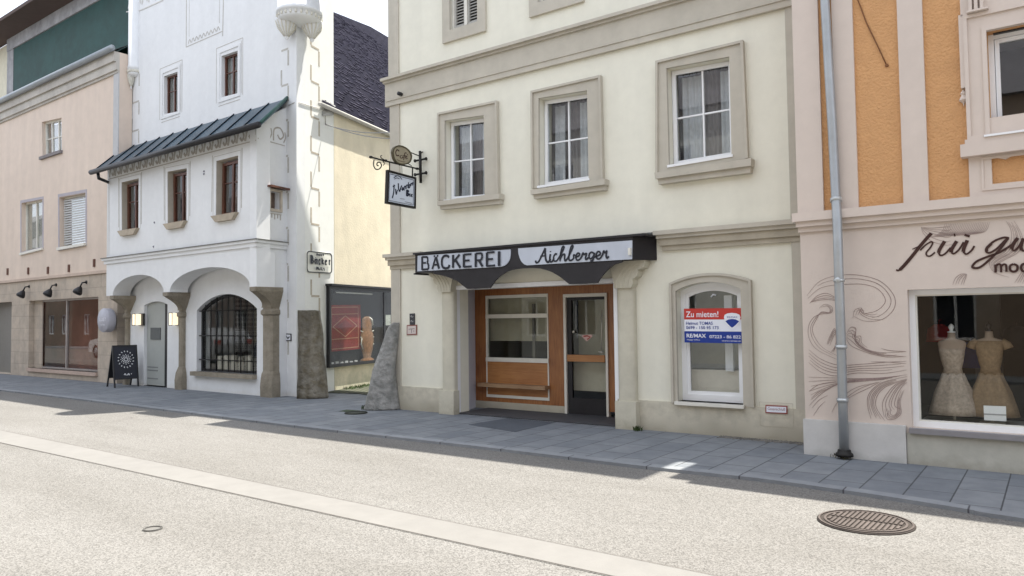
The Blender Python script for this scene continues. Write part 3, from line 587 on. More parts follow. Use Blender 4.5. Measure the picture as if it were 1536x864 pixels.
AB = [(.03, [(98, 372), (108, 396), (135, 380), (170, 310), (205, 235)]), (.034, [(205, 235), (205, 300), (215, 370), (240, 388), (262, 350)]), (.02, [(150, 325), (215, 318)]),
      (.03, [(262, 300), (255, 350), (262, 384), (285, 378), (300, 345)]), (.022, [(262, 268), (264, 278)]),
      (.026, [(335, 305), (318, 298), (298, 330), (300, 370), (325, 378), (350, 350)]),
      (.026, [(350, 350), (395, 270), (412, 225), (395, 222), (375, 290), (368, 380)]), (.028, [(372, 350), (395, 310), (418, 305), (418, 350), (425, 375), (450, 350)]),
      (.026, [(450, 350), (490, 270), (510, 215), (492, 215), (470, 290), (465, 350), (482, 372), (515, 350), (518, 310), (540, 320)]),
      (.026, [(540, 335), (575, 320), (582, 298), (560, 292), (542, 330), (552, 365), (580, 362), (605, 330)]),
      (.028, [(605, 330), (620, 290), (630, 305), (658, 295), (648, 340), (655, 360), (680, 340)]),
      (.026, [(740, 295), (715, 280), (690, 300), (688, 340), (710, 350), (735, 320), (748, 285)]), (.028, [(745, 288), (738, 340), (722, 376), (700, 372)]),
      (.026, [(735, 340), (770, 325), (808, 305), (805, 278), (782, 275), (765, 310), (775, 350), (805, 350), (835, 310)]),
      (.028, [(835, 310), (848, 268), (860, 285), (888, 262)]), (.028, [(880, 270), (875, 320), (885, 345), (905, 325)])]
strokes(S2, AB, .028, FS+.0165).build('lettering', ink, ES)

# ------------------------------------------------------------------ for-rent banner
rq = Quad(FM, [(1026, 463), (1118, 462), (1118.7, 515.4), (1027, 513.7)], -.02)
ER = empty('rent_banner', rq(rq.w/2, 0, -.02), YM, 'red, white and blue banner reading Zu mieten! across the arched window', 'sign')
RW, RH = rq.w, rq.h; RU = lambda x: (x-112)/(985-112)*RW
RV = lambda y: RH*(1-(y-222)/(715-222))
MB().box(rq, 0, RW, 0, RH, -.035, -.02).build('banner_board', whitem, ER)
MB().box(rq, 0, RW, RV(380), RH, -.0199, -.017).build('red_band', redm, ER)
MB().box(rq, 0, RW, 0, RV(550), -.0199, -.017).build('blue_band', bluem, ER)
def text(s_, F, u, z, size, d, m, parent, name='lettering', width=None, align='LEFT', bold=0, shear=0, spacing=1):
    cu = bpy.data.curves.new('txt', 'FONT'); cu.body = s_; cu.size = size; cu.align_x = align; cu.offset = bold; cu.shear = shear; cu.space_character = spacing; cu.resolution_u = 3
    to = bpy.data.objects.new('txt', cu); S.collection.objects.link(to)
    dg = bpy.context.evaluated_depsgraph_get(); me = bpy.data.meshes.new_from_object(to.evaluated_get(dg)); vs = [v.co.copy() for v in me.vertices]; fs = [list(p.vertices) for p in me.polygons]
    bpy.data.objects.remove(to); bpy.data.curves.remove(cu); bpy.data.meshes.remove(me)
    if not vs: return None
    if width:
        x0 = min(v.x for v in vs); x1 = max(v.x for v in vs); k = width/(x1-x0)
        for v in vs: v.x = (v.x-x0)*k
    mb = MB().add([F(u+v.x, z+v.y, d) for v in vs], fs); return mb.build(name, m, parent)
hh = RH/ (715-222)
text('Zu mieten!', rq, RU(140), RV(345), 118*hh, -.0155, whitem, ER, width=RU(612)-RU(140), bold=.0012)
text('Helmut TOMAS', rq, RU(140), RV(455), 62*hh, -.0155, bluem, ER, width=RU(530)-RU(140), bold=.0006)
text('0699 - 150 95 173', rq, RU(140), RV(518), 62*hh, -.0155, bluem, ER, width=RU(612)-RU(140), bold=.0006)
text('RE/MAX', rq, RU(145), RV(640), 76*hh, -.0155, whitem, ER, width=RU(430)-RU(145), bold=.0015)
text('07223 - 86 822', rq, RU(480), RV(645), 60*hh, -.0155, whitem, ER, width=RU(920)-RU(480), bold=.0008)
text('Happy Office', rq, RU(150), RV(682), 28*hh, -.0155, whitem, ER, width=RU(340)-RU(150))
text('www.remax.at', rq, RU(655), RV(690), 32*hh, -.0155, whitem, ER, width=RU(920)-RU(655))
bc = lambda pts: [(RU(x), RV(y)) for x, y in pts]
bal = MB().prism(rq, [bc([(690, 350), (700, 315), (740, 295), (800, 288), (860, 295), (905, 315), (920, 350), (905, 420), (860, 480), (815, 525), (795, 525), (750, 480), (705, 420)])], -.0169, -.0140).build('balloon_emblem', whitem, ER)
MB().prism(rq, [bc([(710, 405), (755, 380), (805, 373), (855, 380), (900, 405), (860, 450), (810, 492), (795, 492), (750, 450)])], -.0139, -.0125).build('balloon_band', bluem, bal)
MB().prism(rq, [bc([(705, 300), (720, 275), (760, 258), (805, 252), (850, 258), (890, 275), (905, 300), (860, 286), (800, 280), (750, 286)])], -.0139, -.0125).build('balloon_band', redm, bal)
text('RE/MAX', rq, RU(735), RV(360), 34*hh, -.0125, bluem, bal, width=RU(880)-RU(735))
# little reflection-like hook lamp above the banner is a white plastic hook
hk = FM.hit(1070, 444, -.16); MB().tube([FM(hk[0]-.03, hk[1]-.01, -.16), FM(hk[0], hk[1]+.02, -.15), FM(hk[0]+.04, hk[1]+.01, -.16)], .012).build('window_hook', whitem, fo)

# hydrant plate low on the wall
pq = Quad(FM, [(1148, 607.5), (1181, 609), (1181, 621), (1148, 619.5)], .05)
EP = empty('small_wall_plate', pq(pq.w/2, 0, .04), YM, 'small white plate with dark red rim low on the cream wall', 'wall plate')
MB().box(pq, 0, pq.w, 0, pq.h, .040, .048).build('plate', mat('plate_red', (.30, .07, .06)), EP); MB().box(pq, .014, pq.w-.014, .014, pq.h-.014, .0482, .051).build('plate_face', whitem, EP)
text('Gasanschluß', pq, .03, .04, .05, .0515, mat('plate_text', (.25, .06, .06)), EP, width=pq.w-.06)
# two small signs left of the shop
q = Quad(FM, [(614.2, 470.5), (621.5, 470), (621.5, 487), (614.5, 487.3)], .02); E1 = empty('small_dark_plaque', q(q.w/2, 0, .001), YM, 'narrow dark plaque on the cream wall above a red-rimmed white plate', 'plaque')
MB().box(q, 0, q.w, 0, q.h, .001, .02).build('plaque', mat('plaque_dark', (.06, .06, .065)), E1)
for z_ in (.30, .72): MB().ribbon(q, crv([(q.w*.2, q.h*z_), (q.w*.45, q.h*(z_+.09)), (q.w*.5, q.h*(z_-.05)), (q.w*.8, q.h*(z_+.02))], 4), .012, .0225).build('plaque_mark', mat('plaque_mark', (.35, .35, .34)), E1)
q = Quad(FM, [(609.8, 487.6), (624.8, 487), (624.8, 502.3), (609.6, 502.8)], .02); E1 = empty('square_hydrant_plate', q(q.w/2, 0, .001), YM, 'white square plate with a red-brown rim beside the leaning guard stone', 'wall plate')
MB().box(q, 0, q.w, 0, q.h, .001, .014).build('plate_rim', mat('plate_rim', (.25, .10, .08)), E1); MB().box(q, .02, q.w-.02, .02, q.h-.02, .0142, .017).build('plate_face', mat('plate_pinkish', (.62, .54, .50)), E1)
MB().ribbon(q, [(q.w*.2, q.h*.58), (q.w*.8, q.h*.62)], .010, .0185).ribbon(q, [(q.w*.5, q.h*.56), (q.w*.5, q.h*.2)], .012, .019).ribbon(q, [(q.w*.72, q.h*.45), (q.w*.72, q.h*.3)], .010, .019).build('plate_mark', mat('plate_grey', (.2, .17, .17)), E1)

# ------------------------------------------------------------------ bracket sign on the corner
BX = lambda x, y: (550+x/7.2, 200+y/7.2)
bu = FM.U(631, 250, .06); hp = FM(bu, 0, .06); Fsg = Fr((hp.x, hp.y), 54.0)   # plane square to the wall, u grows towards the wall
def W3(x, y, d=0): u_, z_ = Fsg.hit(*BX(x, y)); return Fsg(u_, z_, d)
H3 = lambda x, y: Fsg.hit(*BX(x, y))
EB = empty('bracket_sign', FM(bu, 3.9, .02), YM, 'wrought iron bracket with oval Café plate above a square white sign', 'hanging sign')
mb = MB().tube([W3(40, 255), W3(200, 298), W3(380, 342), W3(575, 388)], .014).tube([W3(470, 205), W3(570, 245)], .010)
mb.tube([W3(577, 192), W3(580, 360), W3(585, 535)], .026)
for zc_, in ((286,), (437,)):
    p = W3(582, zc_); mb.tube([p-FM.a*.14, p-FM.a*.10, p+FM.a*.10, p+FM.a*.14], [.034, .018, .018, .034])
mb.tube([W3(*p) for p in crv([(190, 285), (160, 268), (150, 245), (165, 240)], 4)], .008)
mb.tube([W3(*p) for p in crv([(80, 285), (75, 340), (95, 385), (135, 385), (160, 350), (145, 315), (115, 318), (112, 345), (128, 350)], 5)], .010)
mb.tube([W3(*p) for p in crv([(175, 300), (192, 325), (180, 345)], 4)], .008)
mb.tube([W3(248, 310), W3(247, 400)], .010).tube([W3(495, 375), W3(494, 470)], .012).tube([W3(380, 345), W3(382, 432)], .004)
mb.tube([W3(*p) for p in crv([(350, 345), (400, 335), (450, 330), (485, 352)], 4)], .007)
for p in ((45, 257), (205, 295), (545, 382)): mb.lathe(W3(*p)-Vector((0, 0, .025)), [(.0, 0), (.03, .012), (.03, .038), (0, .05)], 10)
mb.build('bracket', iron, EB)
ov = [H3(*p) for p in crv([(270, 205), (285, 155), (335, 130), (395, 142), (450, 180), (482, 240), (470, 305), (430, 335), (375, 340), (320, 322), (285, 275), (270, 205)], 3)[:-1]]
cx_ = sum(p[0] for p in ov)/len(ov); cz_ = sum(p[1] for p in ov)/len(ov)
MB().band(Fsg, ov, [(cx_+(p[0]-cx_)*.88, cz_+(p[1]-cz_)*.88) for p in ov], -.022, .022).build('oval_rim', mat('bronze_rim', (.10, .085, .05), rough=.5, metal=.3), EB)
op = MB().prism(Fsg, [[(cx_+(p[0]-cx_)*.9, cz_+(p[1]-cz_)*.9) for p in ov]], -.012, .012).build('oval_plate', mat('bronze_beige_plate', (.33, .29, .20), rough=.45, var=.1), EB)
HB = lambda x, y: H3(x, y)
strokes(HB, [(.020, [(345, 195), (325, 178), (308, 205), (318, 240), (345, 240)]), (.014, [(372, 240), (355, 250), (362, 268), (385, 262), (385, 240), (390, 268)]), (.014, [(425, 215), (408, 215), (400, 260), (392, 290)]), (.010, [(392, 240), (418, 244)]), (.012, [(412, 262), (428, 256), (424, 246), (412, 256), (420, 276), (436, 270)]), (.010, [(430, 235), (440, 228)]), (.006, [(320, 285), (370, 305), (410, 310)])], .012, .0145, Fsg).build('lettering', inkbrown, op)
sq = [H3(*p) for p in ((205, 757), (520, 815), (525, 478), (218, 395))]
qs_ = type('q', (), {})(); Qs = Quad(Fsg, [BX(218, 395), BX(525, 478), BX(520, 815), BX(205, 757)], 0)
MB().ring(Qs, 0, Qs.w, 0, Qs.h, .035, -.03, .03).build('sign_frame', iron, EB)
spn = MB().box(Qs, .03, Qs.w-.03, .03, Qs.h-.03, -.014, .014).build('sign_plate', mat('cool_white_enamel', (.60, .65, .72), rough=.3, var=.04), EB)
mb = MB().ring(Qs, .055, Qs.w-.055, .055, Qs.h-.055, .007, .014, .017)
mb.build('lettering', mat('blue_black', (.03, .04, .07)), spn)
strokes(HB, [(.028, [(290, 555), (285, 640), (270, 700)]), (.022, [(275, 575), (300, 565)]), (.024, [(305, 600), (312, 660), (325, 610)]), (.028, [(335, 540), (338, 600), (350, 632)]), (.026, [(350, 630), (366, 580), (375, 565)]), (.022, [(372, 600), (380, 615), (392, 598), (382, 588), (376, 606)]), (.022, [(398, 618), (400, 580), (412, 574), (416, 605)]), (.020, [(420, 600), (422, 566), (436, 560), (438, 592)]), (.022, [(445, 530), (446, 588), (458, 580), (462, 558), (448, 560)]), (.02, [(468, 570), (470, 545), (480, 542)]), (.02, [(484, 565), (484, 545), (495, 530), (496, 555)]),
             (.03, [(425, 612), (425, 680)]), (.028, [(425, 615), (445, 625), (430, 645), (450, 660), (428, 678)]), (.018, [(460, 650), (460, 685)]), (.018, [(470, 665), (484, 660), (474, 678), (486, 686)]),
             (.012, [(285, 480), (320, 460), (350, 470), (372, 500)]), (.010, [(290, 495), (320, 482), (345, 492)]), (.005, [(350, 705), (400, 712)]), (.006, [(405, 740), (480, 757)])], .02, .0150, Fsg).build('lettering', mat('blue_black_ink', (.02, .025, .045)), spn)
lp = W3(700, 130); mb = MB().tube([W3(585, 215), W3(620, 190), W3(655, 160)], .010)
ax = (W3(715, 150)-W3(655, 115)).normalized()
mb.lathe(W3(655, 135), [(.02, -.02), (.035, .0), (.045, .08), (.06, .10), (.055, .11)], 14, axis=(FM.n*.3+FM.a*.9+Vector((0, 0, .3))))
mb.build('spot_lamp', black, EB)
# small round sensor at the left of the cornice
cp_ = FM.hit(602, 141.5, .07); MB().lathe(FM(cp_[0], cp_[1], .06), [(.03, 0), (.035, .03), (.035, .09), (.025, .10)], 14, axis=FM.n).thing('wall_camera', black, FM(cp_[0], cp_[1]-.035, .06), YM, 'small dark round fitting under the left end of the cream house cornice', 'wall fitting')

# ------------------------------------------------------------------ white house
FD = .45       # upper front overhang
TD = -.40      # tower front
EW = empty('white_house', FW(.2, 0, 0), YW, 'white rendered old house with arcade arches, lean-to tin roof and corner turret', 'house')
Z5 = lambda x, y: (140+x/3.456, 370+y/3.456)
Z4 = lambda x, y: (140+x/5.083, 230+y/5.083)
Z3_ = lambda x, y: (140+x/3.324, y/3.324)
fl, fr = -2.82, 3.93
# upper front wall with arches underneath
A1 = (-2.46, .14, 2.36, 2.84); A2 = (.42, 3.70, 2.36, 2.86)
def half(a, n=24): u0, u1, z0, zt = a; c = (u0+u1)/2; r = (u1-u0)/2; return [(c+r*math.cos(math.pi*(1-k/n)), z0+(zt-z0)*math.sin(math.pi*k/n)) for k in range(n+1)]
ol = [(fl, 2.36)]+half(A1)+half(A2)+[(fr, 2.36), (fr, 5.86), (fl, 5.86)]
Z4q = lambda a: [Z4(*p) for p in a]
WD = FD-.13
wins = [([(220, 195), (390, 165), (385, 585), (215, 610)], [(258, 240), (385, 210), (383, 578), (260, 592)], [(196, 600), (372, 577), (345, 615), (232, 637)]),
        ([(560, 115), (765, 75), (755, 520), (555, 560)], [(610, 160), (752, 135), (750, 520), (612, 541)], [(553, 548), (742, 523), (725, 560), (580, 587)]),
        ([(915, 45), (1150, 0), (1140, 470), (905, 505)], [(985, 80), (1145, 40), (1140, 462), (980, 477)], [(906, 490), (1140, 462), (1115, 492), (935, 525)])]
wq = [Quad(FW, Z4q(b), WD) for a, b, c in wins]
wq0 = [Quad(FW, Z4q(a), FD+.002) for a, b, c in wins]
wh = []
for q in wq:
    c = q.hole(); wh.append([(c[0][0]-.04, c[0][1]-.0), (c[1][0]+.0, c[1][1]), (c[2][0]+.0, c[2][1]+.05), (c[3][0]-.04, c[3][1]+.05)])
MB().prism(FW, [ol]+wh, 0.12, FD).build('front_wall', white, EW)
MB().prism(FW, [[(p[0], p[1]) for p in ol[:-3]]+[(fr, 2.36), (fr, 3.1), (fl, 3.1)]], -.001, .119).build('arch_wall', white, EW)
# side faces of the oriel, ending at the tower
skew = lambda u, z, d: FW(u-(FD-d)*.19, z, d)
oL = lambda z, d: FW(fl+.0, z, d)
ns = [FW.hit(*Z4(*p), .0) for p in ((1345, 300), (1415, 305), (1412, 418), (1342, 415))]
Fs = Fr(FW(fr+.001, 0, FD).xy, math.degrees(math.atan2((FW(fr-.162, 0, TD)-FW(fr, 0, FD)).y, (FW(fr-.162, 0, TD)-FW(fr, 0, FD)).x)))
sl_ = .866
nq = [Fs.hit(*Z4(*p)) for p in ((1343, 420), (1420, 425), (1422, 300), (1345, 293))]
nu0, nu1, nz0, nz1 = nq[0][0], nq[1][0], nq[0][1], nq[2][1]
MB().prism(Fs, [[(.002, 2.36), (sl_, 2.36), (sl_, 6.37), (0.002, 5.86)], [(nu0, nz0), (nu1, nz0), (nu1, nz1), (nu0, nz1)]], -.2, 0).build('oriel_side_wall', white, EW)
MB().box(FW, fl, fl+.12, 2.36, 5.9, TD, .11).build('oriel_side_wall', white, EW)
nw = MB().ring(Fs, nu0-.05, nu1+.05, nz0-.05, nz1+.05, .055, .001, .04).build('niche_window', mat('niche_stone', (.50, .44, .36), var=.15, bump=.4, bscale=30), EW)
MB().box(Fs, nu0, nu1, nz0, nz1, -.16, -.14).build('niche_back', mat('niche_brown', (.14, .10, .08), rough=.8), nw)
MB().box(Fs, nu0-.11, nu1+.15, nz1+.06, nz1+.10, .001, .16).build('niche_canopy', darkwood, nw)
mb = MB()
for k in range(5): u_ = nu0-.02+k*(nu1-nu0+.04)/4; mb.box(Fs, u_-.014, u_+.014, nz0-.22+.03*(k % 2), nz0-.10, .001, .008)
mb.ribbon(Fs, [(nu0-.05, nz0-.10), (nu1+.05, nz0-.10)], .016, .0100).build('niche_ornament', sgraf, nw)
# floor slabs that close the oriel
MB().prism(FW, [[(fl+.13, 2.90), (fr-.2, 2.90), (fr-.2, 2.99), (fl+.13, 2.99)]], TD, .11).build('oriel_floor', white, EW)
# string course
mb = MB()
def rail(mb, z0, z1, dp):
    mb.box(FW, fl-.05-dp, fr+dp, z0, z1, FD-.01, FD+dp)
    a = [(0-dp, z0), (sl_+.02, z0), (sl_+.02, z1), (-dp, z1)]; mb.prism(Fs, [a], .001, dp)
rail(mb, 3.20, 3.29, .035); rail(mb, 3.29, 3.345, .075); mb.build('string_course', white, EW)
mb = MB(); rail(mb, 3.345, 3.362, .10); mb.build('tin_drip_edge', mat('grey_tin', (.16, .16, .15), rough=.5, metal=.3), EW)
# ground floor wall with door niche and barred window
IW = -.10
dxa, dxb = FW.U(Z5(262, 0)[0], 520, IW), FW.U(Z5(383, 0)[0], 520, IW)
dzs, dzt = FW.Z(*Z5(265, 305), IW), FW.Z(*Z5(318, 284), IW)
bxa, bxb = FW.U(Z5(536, 0)[0], 500, IW), FW.U(Z5(848, 0)[0], 500, IW); bz0 = FW.Z(*Z5(700, 655), IW); bzs = FW.Z(*Z5(536, 330), IW); bzt = FW.Z(*Z5(712, 244), IW)
gl_ = -2.95
MB().prism(FW, [[(gl_, -.05), (3.80, -.05), (3.80, 2.9), (gl_, 2.9)], [(dxa, 0.0), (dxb, 0.0)]+seg(dxa, dxb, 0, dzs, dzt)[2:], [(bxa, bz0), (bxb, bz0)]+seg(bxa, bxb, bz0, bzs, bzt)[2:]], -.45, IW).build('ground_floor_wall', white, EW)
dn = MB().prism(FW, [[(dxa+.004, .02)]+[(dxb-.004, .02)]+[(p[0], p[1]-.004) for p in seg(dxa+.004, dxb-.004, .02, dzs, dzt)[2:]]], -.23, -.18).build('door', mat('grey_green_door', (.40, .42, .40), rough=.5, var=.04), EW)
DQ = lambda x, y: FW.hit(*Z5(x, y), -.18)
u0, z1 = DQ(300, 420); u1, z0 = DQ(350, 482); MB().box(FW, u0, u1, z0, z1, -.179, -.16).build('door_grille', mat('dark_grille', (.13, .14, .14), rough=.6), dn)
for y in (622, 638, 680, ): 
    u0, z0 = DQ(282, y); u1, _ = DQ(335, y); MB().box(FW, u0, u1, z0-.02, z0+.01, -.179, -.172).build('mail_slot', mat('slot_grey', (.24, .25, .25)) if y == 622 else bpy.data.materials['slot_grey'], dn)
MB().box(FW, dxb-.14, dxb-.005, .0, dzs+.02, -.178, -.11).build('door_edge', black, EW)
bg_ = MB().prism(FW, [seg(bxa+.01, bxb-.01, bz0+.01, bzs, bzt-.01)], -.245, -.24).build('barred_window', glassd, EW)
mb = MB(); no = seg(bxa, bxb, bz0, bzs, bzt); ni = seg(bxa+.07, bxb-.07, bz0+.06, bzs-.03, bzt-.07); mb.band(FW, no, ni, -.27, -.22)
mb.build('window_frame', black, bg_)
mb = MB(); um = (bxa+bxb)/2; hw = (bxb-bxa)/2; hh_ = bzt-bzs; R_ = (hw*hw+hh_*hh_)/(2*hh_)
tz = lambda u: bzt-R_+math.sqrt(max(0, R_*R_-(u-um)**2))
for k in range(1, 10): u = bxa+(bxb-bxa)*k/10; mb.tube([FW(u, bz0+.01, -.18), FW(u, tz(u)-.01, -.18)], .016 if k in (3, 7) else .011, 6)
for z in (bz0+.28, bz0+.85, bzs-.02): mb.tube([FW(bxa+.01, z, -.165), FW(bxb-.01, z, -.165)], .014, 6)
mb.build('window_bars', iron, bg_)
u0, z0 = FW.hit(*Z5(520, 680), .06); MB().box(FW, bxa-.09, bxb-.0, bz0-.10, bz0-.0, -.2, .02).build('window_sill', stone, bg_)
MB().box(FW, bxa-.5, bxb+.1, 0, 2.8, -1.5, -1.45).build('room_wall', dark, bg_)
mb = MB()
for k in range(7): u = bxa+.35+k*.2; mb.box(FW, u, u+.15, bz0+.02, bz0+.36+.02*(k % 2), -.50-.05*(k % 3), -.44-.05*(k % 3))
mb.build('row_of_boxes', mat('pale_boxes', (.62, .58, .50), rough=.7, var=.1), bg_)
# corbel columns
def corbel_col(xl, xr, cap_l, ytop, shaft_d, base_w, zc_=2.36, bk=IW):
    uL = FW.U(xl, 500, shaft_d); uR = max(FW.U(xr, 500, bk), uL+.12)
    cL = FW.U(cap_l, 440, FD+.01); cR = max(uR+.05, cL+.2)
    mb = MB(); n = 10
    # shaft, chamfered
    c = .035
    P_ = lambda k, z: [FW(uL-k, z, bk), FW(uL-k, z, shaft_d+k-c), FW(uL-k+c, z, shaft_d+k), FW(uR+k-c, z, shaft_d+k), FW(uR+k, z, shaft_d+k-c), FW(uR+k, z, bk)]
    prof = [(base_w, -.03), (base_w*1.1, .22), (base_w*.8, .40), (.02, .50), (.0, .56), (.0, 1.75), (.035, 1.79), (.035, 1.86), (.0, 1.90), (.0, 1.95)]
    vs = []; 
    for k, z in prof: vs += P_(k, z)
    fs = []
    for r in range(len(prof)-1):
        for i in range(5): fs.append([r*6+i, r*6+i+1, r*6+7+i, r*6+6+i])
    mb.add(vs, fs)
    col_ = mb.build('corbel_column', stone, EW)
    # corbel flaring outwards under the wall
    pr = []
    for k in range(n+1):
        t = k/n; z = 1.93+t*(zc_-.09-1.93); d = shaft_d+.01+(FD-shaft_d)*(1-math.cos(t*math.pi/2)); pr.append((z, d, t))
    pr.append((zc_-.09, FD+.03, 1)); pr.append((zc_-.001, FD+.03, 1))
    vs = []
    for z, d, t in pr:
        a = uL-.01+(cL-uL)*t; b = uR+.01+(cR-uR)*t; vs += [FW(a, z, bk), FW(a, z, d), FW(b, z, d), FW(b, z, bk)]
    fs = []
    for r in range(len(pr)-1):
        for i in range(3): fs.append([r*4+i, r*4+i+1, r*4+5+i, r*4+4+i])
    L_ = (len(pr)-1)*4; fs += [[L_, L_+1, L_+2, L_+3], [3, 2, 1, 0]]
    MB().add(vs, fs).build('corbel', stone, col_)
corbel_col(186, 195.5, 166, 0, .0, .03)
corbel_col(267, 278.5, 245.5, 0, .0, .06)
corbel_col(393, 419, 376, 0, .0, .04, bk=-.20)
# white house upper windows
for k, (a_, b_, c_) in enumerate(wins):
    q = wq[k]; W_, H_ = q.w, q.h
    f = MB().ring(q, 0, W_, 0, H_, .06, WD-.07, WD).box(q, W_/2-.03, W_/2+.03, .06, H_-.06, WD-.05, WD-.005).box(q, .06, W_/2-.03, H_*.60, H_*.60+.022, WD-.05, WD-.012).box(q, W_/2+.03, W_-.06, H_*.60, H_*.60+.022, WD-.05, WD-.012)
    fo_ = f.build('window', darkwood, EW)
    MB().box(q, .05, W_-.05, .05, H_-.05, WD-.035, WD-.03).build('pane', glassd, fo_)
    c = wh[k]; MB().band(FW, c, [(c[0][0]+.004, c[0][1]+.001), (c[1][0]-.004, c[1][1]+.001), (c[2][0]-.004, c[2][1]-.003), (c[3][0]+.004, c[3][1]-.003)], WD-.05, FD-.012).build('reveal', mat('grey_tan_reveal', (.47, .43, .36), var=.08, bump=.2) if k == 0 else bpy.data.materials['grey_tan_reveal'], fo_)
    mb = MB(); drape(mb, q, .07, W_-.07, .05, H_-.06, WD-.20, .03, .11); mb.build('curtain', mat('red_grey_curtain', (.30, .21, .18), rough=.9, var=.35, scale=7) if k == 0 else bpy.data.materials['red_grey_curtain'], fo_)
    cc = [FW.hit(*Z4(*p), FD+.07) for p in c_]; z_t = (c[0][1]+c[1][1])/2
    MB().prism(FW, [[(c[0][0]-.06, z_t-.002), (c[0][0]+.12, z_t-.15), (c[1][0]-.10, z_t-.15), (c[1][0]+.06, z_t-.002)]], WD-.04, FD+.09).build('sill', mat('sill_stone', (.42, .36, .28), var=.15, bump=.4, bscale=30) if k == 0 else bpy.data.materials['sill_stone'], fo_)
    # painted surround lines
    mb = MB(); o = .10; l = [(c[0][0]-o, c[0][1]), (c[3][0]-o, c[3][1]+o), (c[2][0]+o, c[2][1]+o), (c[1][0]+o, c[1][1])]
    for i in range(3): mb.ribbon(FW, [l[i], l[i+1]], .012, FD+.003+.0005*i, t=.002)
    l = [(l[0][0]-.05, l[0][1]+.1), (l[1][0]-.05, l[1][1]+.04), (l[2][0]+.05, l[2][1]+.04), (l[3][0]+.05, l[3][1]+.1)]
    for i in (0, 2): mb.ribbon(FW, [l[i], l[i+1]], .028, FD+.003+.0005*i, t=.002)
    mb.build('painted_surround', sgraf_lt, fo_)
# wall anchors
mb = MB()
for x, y in ((467, 528), (460, 711), (845, 138), (845, 158)):
    u_, z_ = FW.hit(*Z4(x, y), FD); mb.lathe(FW(u_, z_, FD+.002), [(.025, 0), (.02, .015)], 8, axis=FW.n)
mb.build('wall_anchor', mat('grey_anchor', (.22, .22, .26)), EW)
# frieze of painted scrolls below the eaves
mb = MB(); mb2 = MB()
for k in range(20):
    u = fl+.12+k*(fr-fl-.2)/20; w_ = .33; z = 5.50
    mb.ribbon(FW, crv([(u, z), (u+.06, z+.20), (u+.2, z+.24), (u+.27, z+.12), (u+.2, z+.03), (u+.13, z+.10)], 4), .055, FD+.006, t=.004)
    mb2.ribbon(FW, crv([(u+.28, z+.02), (u+.36, z+.10), (u+.34, z+.25)], 3), .05, FD+.0065, t=.003)
mb.ribbon(FW, [(fl+.05, 5.455), (fr-.02, 5.455)], .02, FD+.007, t=.004)
for k in range(2):
    u = .06+k*.42; mb.ribbon(Fs, crv([(u, 5.55), (u+.02, 5.80), (u+.2, 5.86), (u+.3, 5.72), (u+.2, 5.62), (u+.12, 5.70)], 4), .035, .006, t=.004); mb.ribbon(Fs, crv([(u+.3, 5.56), (u+.36, 5.68), (u+.34, 5.8)], 3), .03, .007)
mb.ribbon(Fs, [(.02, 5.50), (.82, 5.50)], .02, .008)
mb.build('painted_frieze', sgraf, EW); mb2.build('painted_frieze', sgraf_lt, EW)
mb = MB()
for u in (.06, .12, .30, .36): mb.ribbon(Fs, [(u, 3.40), (u, 5.45)], .010 if u != .30 else .022, .005)
mb.ribbon(FW, [(fr-.08, 3.42), (fr-.08, 5.42)], .02, FD+.004).ribbon(FW, [(fr-.17, 3.42), (fr-.17, 5.42)], .012, FD+.004).ribbon(FW, [(fl+.07, 3.42), (fl+.07, 5.42)], .015, FD+.004).ribbon(FW, [(fl+.14, 3.42), (fl+.14, 5.42)], .010, FD+.004)
mb.build('painted_frieze', sgraf_lt, EW)
# lean-to roof
ED = FD+.34
e0 = FW.hit(142, 253, ED); e1 = FW.hit(391, 188, ED); ze = (e0[1]+e1[1])/2
tl0 = FW.hit(187, 217, TD); tr0 = FW.hit(431, 155, TD); zr = (tl0[1]+tr0[1])/2
eu0, eu1, tu0, tu1 = e0[0], e1[0], tl0[0]-.15, tr0[0]
mb = MB(); T = [FW(eu0, ze, ED), FW(eu1, ze, ED), FW(tu1, zr, TD), FW(tu0, zr, TD)]; dn_ = Vector((0, 0, -.06))
mb.add(T+[p+dn_ for p in T], [[0, 1, 2, 3], [7, 6, 5, 4], [0, 4, 5, 1], [1, 5, 6, 2], [2, 6, 7, 3], [3, 7, 4, 0]])
ro = mb.build('lean_to_roof', tinroof, EW)
mb = MB()
for k in range(0, 12):
    t = k/11; a = T[0].lerp(T[1], t); b = T[3].lerp(T[2], t); s_ = (T[1]-T[0]).normalized()*.014; h_ = Vector((0, 0, .035))
    mb.add([a-s_, a+s_, b+s_, b-s_, a-s_+h_, a+s_+h_, b+s_+h_, b-s_+h_], [[4, 5, 6, 7], [0, 4, 7, 3], [1, 2, 6, 5], [0, 1, 5, 4]])
mb.build('standing_seams', mat('seam_dark', (.018, .028, .040), rough=.4, metal=.4), ro)
MB().tube([T[1]+Vector((0, 0, .01)), T[2]+Vector((0, 0, .02))], .035, 6).build('verge', tingreen, ro)
g0 = T[0]+FW.n*.06-Vector((0, 0, .05)); g1 = T[1]+FW.n*.06-Vector((0, 0, .05))
MB().tube([g0-FW.a*.08, g1+FW.a*.02], .065, 10).build('gutter', black, ro)
gp = [FW.hit(147, 260, ED), FW.hit(148, 264, ED), FW.hit(161, 274, FD)]; MB().tube([FW(gp[0][0]-.0, gp[0][1], ED), FW(gp[1][0], gp[1][1]-.06, ED), FW(fl+.02, gp[2][1], FD-.05)], .042, 8).build('gutter_outlet', black, ro)
